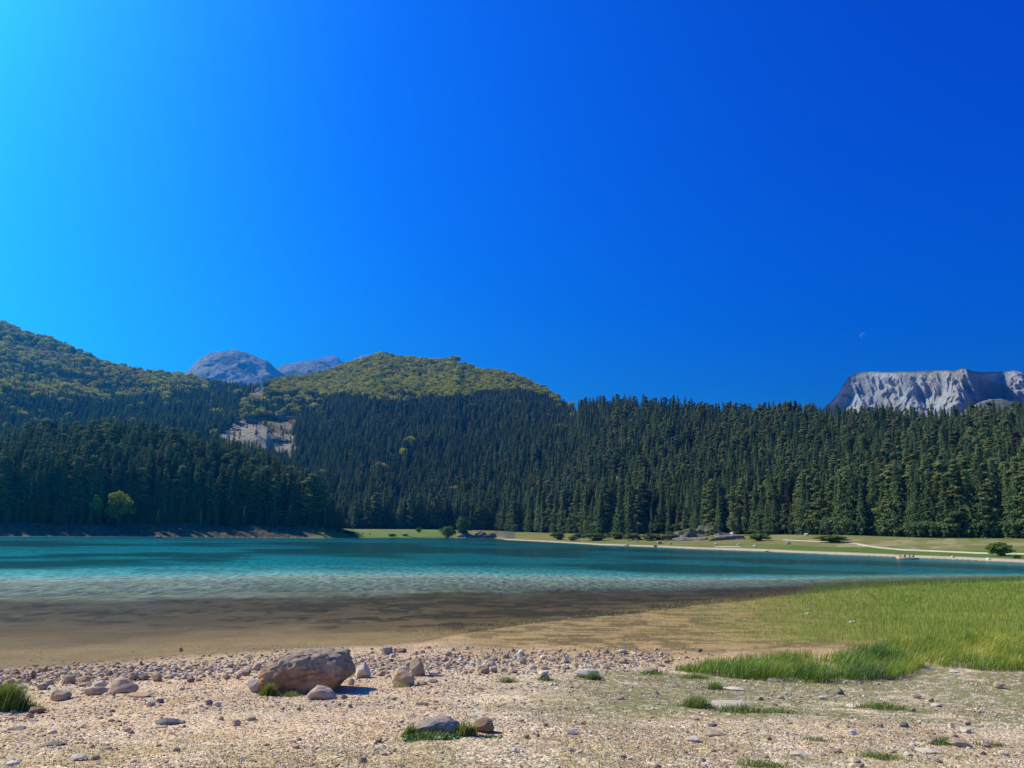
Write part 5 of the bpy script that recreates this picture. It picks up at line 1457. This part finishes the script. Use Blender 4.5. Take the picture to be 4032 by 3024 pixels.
def special(vx, vy, h_v, kind, var, label, cat='tree', name=None, mat=None, group=None, r=None, wid=1.0):
    x, y, z, r = far_pt(vx, vy, r); s_ = r / F_PX * V2P
    return plant(kind, var, x, y, z - .3, h_v * s_ * 1.03, label, cat, group, name, mat, wid=wid)
a_ = float(az_of(255))
special(257, 1125, 66, 'broadleaf', 0, 'bright yellow green round tree on the shaded left bank', mat=M_YELLOW, name='broadleaf_tree', r=float(r_far(a_)) + 13)
special(207, 1122, 54, 'broadleaf', 1, 'narrower yellowish tree left of the bright round one', mat=M_YELLOW, name='broadleaf_tree', r=float(r_far(a_)) + 15, wid=.7)
special(968, 1150, 36, 'broadleaf', 2, 'light green round tree left of the grey shore rocks', mat=M_BUSH, name='broadleaf_tree', r=500.)
special(1000, 1148, 44, 'broadleaf', 1, 'dull green leafy tree behind the light green one', mat=M_BUSH, name='broadleaf_tree', r=520.)
special(1788, 1156, 36, 'broadleaf', 0, 'small yellow and grey green tree behind the walkers', mat=M_SAGE, name='broadleaf_tree')
special(1265, 1158, 36, 'broadleaf', 1, 'thin sapling with yellow leaves behind the shrub row', mat=M_YELLOW, name='broadleaf_tree', wid=.45)
special(1170, 1152, 64, 'dead', 0, 'bare whitish dead conifer left of the shrub row', name='dead_tree')
special(62, 1105, 92, 'dead', 0, 'pale dead conifer high on the shaded left bank', name='dead_tree', r=float(r_edge(float(az_of(60)))) - 2)
special(700, 1142, 60, 'dead', 0, 'grey dead conifer near the tip of the left bank', name='dead_tree', r=float(r_edge(float(az_of(700)))) - 2)
for vx, vy, h_v, k_, v_, lab in [(1300, 1157, 98, 'spruce', 2, 'tall slim spruce standing free left of the crag'), (1362, 1158, 104, 'spruce', 2, 'slim spruce with full foliage at the shrub row end'), (1340, 1157, 110, 'spruce', 0, 'spruce between the two slim ones left of the crag'),
        (1505, 1156, 66, 'spruce', 3, 'small broad spruce on top of the crag rocks'), (1586, 1158, 100, 'pine', 2, 'bushy conifer just right of the crag')]:
    special(vx, vy, h_v, k_, v_, lab, name=k_ + '_tree')

# rock outcrops on the far shore
M_SHORE = rock_mat("shore_rock", (.22, .19, .155), (.11, .095, .08), (.29, .25, .21), .9, .2, objvar=.2)
M_CRAG = rock_mat("crag_rock", (.17, .13, .075), (.08, .075, .03), (.26, .22, .16), .5, .35, objvar=.2)
def outcrop(x0, x1, base, h, seed, label, mat, depth=1.0, r=None, name='rock_outcrop', group='rock outcrops on the far shore', tilt=0.0):
    x, y, z, r = far_pt((x0 + x1) / 2, base, r); s_ = r / F_PX * V2P; w = (x1 - x0) * s_ / 2
    me = rock_mesh(name, 5, seed, 16, .32, mat, 1.0, False, .5, .95)
    o = add(name, me, None, (x, y + w * .4 * depth, z), (tilt, .0, random.uniform(-.3, .3)), (w, w * .7 * depth, h * s_))
    return tag(o, label, 'rock', group)
for q in [(978, 1035, 1161, 13, 301, 'slanting grey rock outcrop right of the green meadow', M_SHORE), (1018, 1052, 1162, 16, 302, 'highest block of the grey shore rocks', M_SHORE), (1040, 1074, 1163, 11, 303, 'lower right block of the grey shore rocks', M_SHORE),
          (1450, 1515, 1161, 18, 304, 'brown scrubby crag left part, rounded top', M_CRAG), (1500, 1570, 1158, 23, 305, 'rugged crag middle with pale broken face', M_CRAG), (1545, 1595, 1159, 12, 306, 'right end of the crag under the trail', M_CRAG),
          (1445, 1540, 1167, 9, 307, 'grey scree slope left half below the crag', M_SHORE), (1530, 1625, 1166, 11, 308, 'grey scree slope right half below the crag', M_SHORE)]:
    outcrop(*q)
for x0, x1, b, h, t_, lab in [(1418, 1432, 1175, 8, 'g', 'grey boulder on the far meadow left of the standing person'), (1410, 1420, 1186, 6, 'd', 'dark boulder on the far strand left of the standing person'), (1443, 1452, 1176, 4, 'g', 'small grey stone right of the grey far meadow boulder'),
                              (1348, 1360, 1180, 4, 'g', 'flat stone on the far meadow near the shrubs'), (1350, 1359, 1184, 4, 'd', 'dark little rock at the far strand'), (1697, 1708, 1176, 7, 'p', 'pale lone boulder on the far meadow'),
                              (1590, 1600, 1178, 4, 'p', 'small pale stone on the meadow left of the lone boulder'), (1625, 1636, 1181, 4, 'p', 'pale flat stone on the meadow near the strand'), (1543, 1549, 1177, 4, 'p', 'tiny white stone right of the standing person'),
                              (1650, 1664, 1191, 3, 'p', 'white flat stone on the far strand'), (2054, 2062, 1205, 4, 'p', 'white stone on the strand right of the rowing boat'), (2130, 2140, 1209, 4, 'p', 'white stones by the strand below the lone shrub'),
                              (1736, 1746, 1157, 5, 'p', 'small white stone at the forest edge left of the walkers'), (1576, 1590, 1157, 9, 'p', 'whitish rock at right foot of the crag')]:
    x, y, z, r = far_pt((x0 + x1) / 2, b); s_ = r / F_PX * V2P; w = (x1 - x0) * s_ / 2
    o = add('stone', rock_proto(t_, random.randrange(8)), None, (x, y, z + h * s_ * .3), (0, 0, random.uniform(0, 3)), (w, w * .8, h * s_ * .6)); tag(o, lab, 'stone', 'stones on the far shore')
# crags in the hillside clearing
for vx, vy, w, h, sd, lab in [(545, 912, 44, 26, 311, 'pale rock face at top of the hillside clearing'), (610, 905, 40, 24, 312, 'broken rocks at upper right of the hillside clearing'), (520, 940, 50, 20, 313, 'rocky rib low in the hillside clearing'), (600, 950, 50, 18, 314, 'rock ledge at right of the hillside clearing'),
                              (570, 935, 36, 16, 315, 'small rock step in middle of the clearing'), (990, 784, 26, 12, 316, 'bare rock knob on the summit ridge of the centre hill')]:
    a = float(az_of(vx, vy)); rr = np.linspace(600, 1400, 900); hz_ = hill_main.z(np.full(900, a), rr)
    d = ray(vx, vy); hp = CAM_Z + rr * d[2] / math.hypot(d[0], d[1]); k = int(np.argmax(hz_ >= hp)) if (hz_ >= hp).any() else 700
    r = rr[k]; s_ = r / F_PX * V2P
    o = add('rock_outcrop', rock_mesh('rock_outcrop', 5, sd, 16, .35, M_CRAG if sd % 2 else M_SHORE, 1.0, False, .5, .95), None, (math.sin(a) * r, math.cos(a) * r, hz_[k]), (.3, 0, random.uniform(0, 3)), (w * s_ * .5, w * s_ * .4, h * s_ * .45))
    tag(o, lab, 'rock', 'rock outcrops on the hillside')

# ------------------------------------------------------------------ people
def skin_obj(name, joints, edges, mat, parent, root=0, sub=1):
    names = list(joints)
    me = bpy.data.meshes.new(name)
    me.from_pydata([joints[k][:3] for k in names], [(names.index(a), names.index(b)) for a, b in edges], [])
    me.update(); me.materials.append(mat)
    o = add(name, me, parent)
    o.modifiers.new('skin', 'SKIN')
    for i, k in enumerate(names):
        sv = me.skin_vertices[0].data[i]; r_ = joints[k][3]
        sv.radius = (r_, r_ if len(joints[k]) < 5 else joints[k][4]); sv.use_root = (i == root)
    o.modifiers['skin'].use_smooth_shade = True
    ss = o.modifiers.new('smooth', 'SUBSURF'); ss.levels = sub; ss.render_levels = sub
    return o

SKIN = plain("skin", (.50, .30, .20), .6, .06)
def cloth(name, c): return plain(name, c, .9, .12, 12)
HAIRM = plain("hair", (.05, .035, .025), .7, .2)

def person(x, y, z, rz, label, top, legs, pose='stand', hair=HAIRM, s=1.0, group=None, arms=None):
    e = empty('person', (x, y, z), rz, s); tag(e, label, 'person', group)
    J = {'pelvis': (0, 0, .95, .13, .10), 'waist': (0, 0, 1.10, .12, .09), 'chest': (0, .0, 1.34, .15, .10), 'neck': (0, .0, 1.49, .055), 'skull': (0, -.01, 1.58, .075, .085), 'crown': (0, 0, 1.68, .07, .08), 'nose': (0, -.095, 1.60, .018)}
    E = [('pelvis', 'waist'), ('waist', 'chest'), ('chest', 'neck'), ('neck', 'skull'), ('skull', 'crown'), ('skull', 'nose')]
    for sd, nm in ((-1, 'l'), (1, 'r')):
        st = .14 * sd if pose == 'walk' else 0
        if pose == 'sit':
            J['hip' + nm] = (.10 * sd, -.05, .93, .085); J['knee' + nm] = (.13 * sd, -.45, 1.0, .06); J['ank' + nm] = (.12 * sd, -.62, .66, .04); J['toe' + nm] = (.12 * sd, -.78, .64, .035)
        else:
            J['hip' + nm] = (.09 * sd, 0, .88, .085); J['knee' + nm] = (.10 * sd, -st * .9 - .03, .49, .058); J['ank' + nm] = (.10 * sd, -st * 1.5 + .02, .09, .038); J['toe' + nm] = (.11 * sd, -st * 1.5 - .14, .03, .032)
        am = (arms or {}).get(nm, [(.24, .03 + st * .5, 1.14), (.26, -.06 + st, .92)])
        el, wr = am
        J['sho' + nm] = (.18 * sd, 0, 1.41, .055); J['elb' + nm] = (el[0] * sd, el[1], el[2], .042); J['wri' + nm] = (wr[0] * sd, wr[1], wr[2], .026)
        d = unit(np.array([wr[0] * sd - el[0] * sd, wr[1] - el[1], wr[2] - el[2]])); w0 = np.array([wr[0] * sd, wr[1], wr[2]])
        pm = w0 + d * .07; J['palm' + nm] = (*pm, .03, .018)
        E += [('pelvis', 'hip' + nm), ('hip' + nm, 'knee' + nm), ('knee' + nm, 'ank' + nm), ('ank' + nm, 'toe' + nm), ('chest', 'sho' + nm), ('sho' + nm, 'elb' + nm), ('elb' + nm, 'wri' + nm), ('wri' + nm, 'palm' + nm)]
        for q, ln in enumerate((.062, .072, .067, .055)):
            a = pm + np.array([0, (q - 1.5) * .020, 0]) + d * .03; b = a + d * ln * .5; c = b + unit(d + np.array([-.5 * sd, 0, 0])) * ln * .5
            for t, P in zip('abc', (a, b, c)): J[f'f{q}{t}{nm}'] = (*P, .0085)
            E += [('palm' + nm, f'f{q}a{nm}'), (f'f{q}a{nm}', f'f{q}b{nm}'), (f'f{q}b{nm}', f'f{q}c{nm}')]
        t0 = w0 + d * .03 + np.array([0, -.035, 0]); t1 = t0 + d * .03 + np.array([0, -.018, 0])
        J['t0' + nm] = (*t0, .011); J['t1' + nm] = (*t1, .009); E += [('wri' + nm, 't0' + nm), ('t0' + nm, 't1' + nm)]
    skin_obj('body', J, E, SKIN, e)
    g = lambda k, m=.014: tuple(J[k][:3]) + tuple(r_ + m for r_ in J[k][3:])
    TJ = {k: g(k) for k in ('waist', 'chest', 'shol', 'shor', 'elbl', 'elbr')}; TJ['hem'] = (0, 0, .90, .155, .12); TJ['collar'] = (0, 0, 1.45, .07)
    for nm in 'lr':
        a, b = np.array(J['elb' + nm][:3]), np.array(J['wri' + nm][:3]); TJ['cuf' + nm] = (*(a + (b - a) * .88), .038)
    skin_obj('jacket', TJ, [('hem', 'waist'), ('waist', 'chest'), ('chest', 'collar'), ('chest', 'shol'), ('chest', 'shor'), ('shol', 'elbl'), ('shor', 'elbr'), ('elbl', 'cufl'), ('elbr', 'cufr')], top, e)
    LJ = {k: g(k, .016) for k in ('pelvis', 'hipl', 'hipr', 'kneel', 'kneer')}
    for nm in 'lr':
        a, b = np.array(J['knee' + nm][:3]), np.array(J['ank' + nm][:3]); LJ['cuf' + nm] = (*(a + (b - a) * .92), .055)
    skin_obj('trousers', LJ, [('pelvis', 'hipl'), ('pelvis', 'hipr'), ('hipl', 'kneel'), ('hipr', 'kneer'), ('kneel', 'cufl'), ('kneer', 'cufr')], legs, e)
    bm = bmesh.new(); bmesh.ops.create_icosphere(bm, subdivisions=3, radius=1)
    V = np.array([v.co[:] for v in bm.verts]); F = np.array([[v.index for v in f.verts] for f in bm.faces]); bm.free()
    V = V * [.088, .10, .085]; lowf = V[:, 1] < -.03; V[:, 2] = np.where(lowf & (V[:, 2] < .03), .03, V[:, 2]); V[:, 2] = np.maximum(V[:, 2], -.06)
    add('hair', make_mesh('hair', V + [0, .012, 1.655], F, [hair], True), e)
    for sd in (-1, 1):
        bm = bmesh.new(); bmesh.ops.create_icosphere(bm, subdivisions=2, radius=.011); me = bpy.data.meshes.new('eye'); bm.to_mesh(me); bm.free(); me.materials.append(HAIRM)
        add('eye', me, e, (.03 * sd, -.088, 1.625))
    return e

def simple_bar(name, p0, p1, r, mat, parent, blade=None):
    p0, p1 = np.array(p0, float), np.array(p1, float); d = unit(p1 - p0); sd = unit(np.cross(d, [0, 0, 1.0])); ud = np.cross(sd, d); V = []; F = []
    st = [(p0, r, r), (p1, r, r)]
    if blade: st += [(p1 + d * .08, blade * .7, r * .7), (p1 + d * .38, blade, r * .5), (p1 + d * .45, blade * .6, r * .4)]
    for c, a, b in st:
        for q in range(8):
            an = q * math.pi / 4; V.append(c + sd * a * math.cos(an) + ud * b * math.sin(an))
    for i in range(len(st) - 1):
        for q in range(8): F.append((i * 8 + q, i * 8 + (q + 1) % 8, (i + 1) * 8 + (q + 1) % 8, (i + 1) * 8 + q))
    F.append((0, 1, 2, 3)); F.append((4, 5, 6, 7)); F.append((0, 3, 4, 7))
    b = (len(st) - 1) * 8; F += [(b, b + 1, b + 2, b + 3), (b + 4, b + 5, b + 6, b + 7), (b, b + 3, b + 4, b + 7)]
    return add(name, make_mesh(name, V, F, [mat], True), parent)

def boat(x, y, rz, L, label, hull_m, rim_m, seat_m, s=1.0):
    e = empty('rowing_boat', (x, y, 0), rz, s); tag(e, label, 'boat')
    n_ = 18; V = []; F = []; rim = []
    for i in range(n_ + 1):
        t = i / n_; xx = (t - .5) * L
        bw = .62 * math.sin(math.pi * min(1, .30 + .70 * (1 - t) ** .8 * 1.0)) if t > .0 else .5
        bw = .64 * (1 - max(0, (t - .45) / .55) ** 2.2) * (.86 + .14 * min(1, t / .2)) + .02
        top = .34 + .16 * max(0, (t - .5) / .5) ** 2 + .05 * max(0, (.3 - t) / .3)
        prof = [(-1, top), (-.94, .12), (-.55, -.10), (0, -.14), (.55, -.10), (.94, .12), (1, top), (.93, top), (.86, .12), (.5, -.04), (0, -.07), (-.5, -.04), (-.86, .12), (-.93, top)]
        for a, z in prof: V.append((xx + (.12 * (z) if t > .9 else 0), a * bw, z))
    k = 14
    for i in range(n_):
        for q in range(k): F.append((i * k + q, i * k + (q + 1) % k, (i + 1) * k + (q + 1) % k, (i + 1) * k + q))
    def cap(b): return [(b + 0, b + 1, b + 12, b + 13), (b + 1, b + 2, b + 11, b + 12), (b + 2, b + 3, b + 10, b + 11), (b + 3, b + 4, b + 9, b + 10), (b + 4, b + 5, b + 8, b + 9), (b + 5, b + 6, b + 7, b + 8)]
    F += cap(0) + cap(n_ * k)
    # transom closing the stern above the inner floor
    b = len(V); V += [V[13], V[12], V[11], V[10], V[9], V[8], V[7]]; F += [(b, b + 1, b + 5, b + 6), (b + 1, b + 2, b + 4, b + 5), (b + 2, b + 3, b + 4, b + 4)][:2]
    add('hull', make_mesh('hull', V, F, [hull_m], True), e)
    RV = []; RF = []
    for sd in (0, 6):
        b = len(RV)
        for i in range(n_ + 1):
            p = V[i * k + sd]
            for dx, dz in ((-.03, -.02), (.03, -.02), (.03, .03), (-.03, .03)): RV.append((p[0], p[1] + dx, p[2] + dz))
        for i in range(n_):
            for q in range(4): RF.append((b + i * 4 + q, b + i * 4 + (q + 1) % 4, b + (i + 1) * 4 + (q + 1) % 4, b + (i + 1) * 4 + q))
    add('gunwale', make_mesh('gunwale', RV, RF, [rim_m]), e)
    for t in (-.30, .0, .28):
        w = .54
        bx = [(t * L + a, b_, c) for a in (-.12, .12) for b_ in (-w, w) for c in (.20, .235)]
        add('seat', make_mesh('seat', bx, [(0, 1, 3, 2), (4, 6, 7, 5), (0, 4, 5, 1), (2, 3, 7, 6), (0, 2, 6, 4), (1, 5, 7, 3)], [seat_m]), e)
    return e

C_DARK = cloth('dark_cloth', (.03, .035, .045)); C_GREEN = cloth('green_cloth', (.04, .12, .10)); C_WHITE = cloth('white_cloth', (.75, .75, .72)); C_MAROON = cloth('maroon_cloth', (.10, .03, .04))
C_YELLOW = cloth('yellow_cloth', (.75, .62, .10)); C_BLUE = cloth('blue_cloth', (.10, .25, .60)); C_PINK = cloth('pink_cloth', (.75, .25, .20)); C_NAVY = cloth('navy_cloth', (.03, .05, .12)); C_OLIVE = cloth('olive_cloth', (.12, .14, .09))
x, y, z, r = far_pt(1378, 1175.3)
person(x, y, z, R(80), 'person in dark olive clothes standing on the far strand by the water', C_OLIVE, C_DARK, s=1.05)
x, y, z, r = far_pt(1779, 1169.8)
person(x, y, z, R(100), 'left walker on the far meadow, dark green jacket with white bag', C_GREEN, C_DARK, 'walk', group='two people walking on the far meadow')
bagx, bagy, bagz = x - .42, y - .05, z + .92
x2, y2, z2, r2 = far_pt(1786.5, 1170.4)
person(x2, y2, z2, R(70), 'right walker on the far meadow, dark maroon jacket', C_MAROON, C_DARK, 'walk', group='two people walking on the far meadow', s=1.04)
def bag(name, p, sz, mat, label):
    bm = bmesh.new(); bmesh.ops.create_cube(bm, size=1.0); bmesh.ops.bevel(bm, geom=list(bm.edges), offset=.22, segments=3, affect='EDGES', profile=.6)
    me = bpy.data.meshes.new(name); bm.to_mesh(me); bm.free(); me.materials.append(mat)
    for v in me.vertices: v.co.x *= 1 - .25 * v.co.z
    o = empty(name, p, R(20)); tag(o, label, 'bag'); add('sack', me, o, (0, 0, 0), (0, 0, 0), sz)
    simple_bar('strap', (-.08, 0, sz[2] * .45), (.0, 0, sz[2] * .45 + .16), .012, mat, o); simple_bar('strap', (.08, 0, sz[2] * .45), (.0, 0, sz[2] * .45 + .16), .012, mat, o)
bag('shoulder_bag', (bagx, bagy, bagz - .05), (.42, .2, .34), C_WHITE, 'white bag carried by the left walker')
bag('backpack', (x2 - .26, y2 - .12, z2 + 1.15), (.30, .22, .5), C_WHITE, 'white pack carried by the right walker')
for vx, col, lab in ((783, C_DARK, 'left one of two tiny people on the small green meadow'), (799, C_NAVY, 'right one of two tiny people on the small green meadow')):
    x, y, z, r = far_pt(vx, 1157.5); person(x, y, z, R(30), lab, col, C_DARK, group='two people on the small green meadow')

# boats
M_SALMON = plain('salmon_paint', (.85, .34, .20), .45, .12, 6); M_WHITEP = plain('white_paint', (.78, .74, .68), .45, .08, 6); M_WOOD = plain('oar_wood', (.35, .22, .12), .7, .2, 10); M_DKHULL = plain('dark_hull_paint', (.05, .05, .06), .5, .2, 6)
P = at_z(1959, 1208.6); bx, by = float(P[0]), float(P[1]); yaw = R(180 - 48); bs = .98
bt = boat(bx, by, yaw, 3.5, 'salmon and white rowing boat carrying four people near the right shore', M_SALMON, M_WHITEP, M_WOOD, bs)
fw = np.array([math.cos(yaw), math.sin(yaw)])
def in_boat(t, label, top, legs, turn=90, grp=None, arms=None, o_=(bx, by), f=None, sc_=None, L=3.5):
    f = fw if f is None else f; q = sc_ or bs
    px, py = o_[0] + f[0] * t * L * q, o_[1] + f[1] * t * L * q
    return person(px, py, (.24 - .86) * q, math.atan2(f[1], f[0]) + R(turn), label, top, legs, 'sit', s=q, group=grp, arms=arms)
GB = 'people sitting in the salmon rowing boat'
reach = {'l': [(.26, -.22, 1.2), (.22, -.46, 1.16)], 'r': [(.26, -.22, 1.2), (.22, -.46, 1.16)]}
in_boat(.36, 'person in yellow at the left end of the salmon boat', C_YELLOW, C_DARK, -90, GB, reach)
in_boat(.08, 'person in black sitting in the middle of the salmon boat', C_DARK, C_DARK, 90, GB)
in_boat(-.14, 'person in light blue sitting right of the one in black', C_BLUE, C_NAVY, 90, GB)
in_boat(-.34, 'person in pink top at the right end of the salmon boat', C_PINK, C_DARK, 90, GB, reach)
def paddle(p0, p1, label, mat, b=.09):
    e = empty('paddle', (0, 0, 0)); e.location = p0; tag(e, label, 'paddle')
    simple_bar('shaft', (0, 0, 0), np.array(p1) - np.array(p0), .02, M_WOOD, e)
    d = unit(np.array(p1) - np.array(p0)); simple_bar('blade', np.array(p1) - np.array(p0), np.array(p1) - np.array(p0) + d * .05, .02, mat, e, b)
A_ = (bx + fw[0] * .36 * 3.5 * bs, by + fw[1] * .36 * 3.5 * bs)
paddle((A_[0] + .1, A_[1] - .3, .40), (A_[0] - .55, A_[1] - .35, .68), 'dark paddle lifted at the left end of the salmon boat', C_DARK, .11)
B_ = (bx - fw[0] * .36 * 3.5 * bs, by - fw[1] * .36 * 3.5 * bs)
paddle((B_[0] - .1, B_[1] - .3, .42), (B_[0] + .75, B_[1] - .5, .05), 'pale paddle dipping in the water right of the salmon boat', C_WHITE, .11)
P = at_z(337, 1161.0); cx_, cy_ = float(P[0]), float(P[1]); yaw2 = R(180 + 4); f2 = np.array([math.cos(yaw2), math.sin(yaw2)])
boat(cx_, cy_, yaw2, 4.6, 'small dark rowing boat with two people below the shaded left bank', M_DKHULL, M_WHITEP, M_WOOD, 1.0)
in_boat(-.02, 'person in white rowing the small dark boat', C_WHITE, C_WHITE, 90, 'people sitting in the dark rowing boat', reach, (cx_, cy_), f2, 1.0, 4.6)
in_boat(-.34, 'person in pinkish grey at the right end of the dark boat', cloth('grey_pink_cloth', (.45, .33, .36)), C_DARK, -90, 'people sitting in the dark rowing boat', None, (cx_, cy_), f2, 1.0, 4.6)
paddle((cx_ + .1, cy_ - .2, .5), (cx_ + .2, cy_ - 1.5, .05), 'white bladed oar of the small dark boat', C_WHITE, .12)

# ------------------------------------------------------------------ daytime moon
m_moon, n, l = new_mat("moon_surface")
tc = n.new('ShaderNodeTexCoord'); t = noise_tex(n, l, tc.outputs['Object'], 2.2, 4)
c = ramp(n, l, t.outputs[0], [(.35, (.04, .04, .04)), (.65, (.075, .075, .075))])
d = n.new('ShaderNodeBsdfDiffuse'); l.new(c, d.inputs[0]); tr = n.new('ShaderNodeBsdfTransparent'); ad_ = n.new('ShaderNodeAddShader')
l.new(d.outputs[0], ad_.inputs[0]); l.new(tr.outputs[0], ad_.inputs[1]); o = n.new('ShaderNodeOutputMaterial')
ge = n.new('ShaderNodeNewGeometry'); mxm = n.new('ShaderNodeMixShader'); l.new(ge.outputs['Backfacing'], mxm.inputs[0]); l.new(ad_.outputs[0], mxm.inputs[1]); l.new(tr.outputs[0], mxm.inputs[2]); l.new(mxm.outputs[0], o.inputs[0])
bm = bmesh.new(); bmesh.ops.create_uvsphere(bm, u_segments=48, v_segments=32, radius=1.0); me = bpy.data.meshes.new('moon'); bm.to_mesh(me); bm.free(); me.materials.append(m_moon)
for p_ in me.polygons: p_.use_smooth = True
dm = ray(1866.5, 726); dm = dm / np.linalg.norm(dm) * 40000
mo = add('moon', me, None, (dm[0], dm[1], dm[2] + CAM_Z), (0, 0, 0), (185, 185, 185))
tag(mo, 'faint crescent moon in the blue sky above the cliff mountain', 'moon')

# scrub growing on the crag
for vx, vy, w, h, k, rr, lab in [(1462, 1146, 26, 12, 0, 395, 'dark scrub on top left of the rocky crag'), (1490, 1140, 22, 10, 1, 395, 'pale scrub near the top of the rocky crag'), (1530, 1137, 26, 14, 0, 392, 'round bush at the crag crest under the trees'),
                                 (1556, 1148, 24, 10, 0, 388, 'olive bush right side of the rocky crag'), (1448, 1157, 20, 9, 1, 396, 'small bush at the left foot of the rocky crag'), (1575, 1152, 22, 10, 0, 384, 'bush at the right foot of the rocky crag'), (1512, 1152, 20, 8, 0, 390, 'low bush in middle of the rocky crag')]:
    p_ = at_r(vx, vy, rr); s_ = rr / F_PX * V2P
    e = empty('shrub', (p_[0], p_[1], p_[2] - .4), rng.uniform(0, 6.28), (w * s_, w * s_ * .8, h * s_ * 1.3)); tag(e, lab, 'shrub', 'shrubs on the far shore')
    add('stems', BSTEM, e); add('foliage', BUSH[k], e)
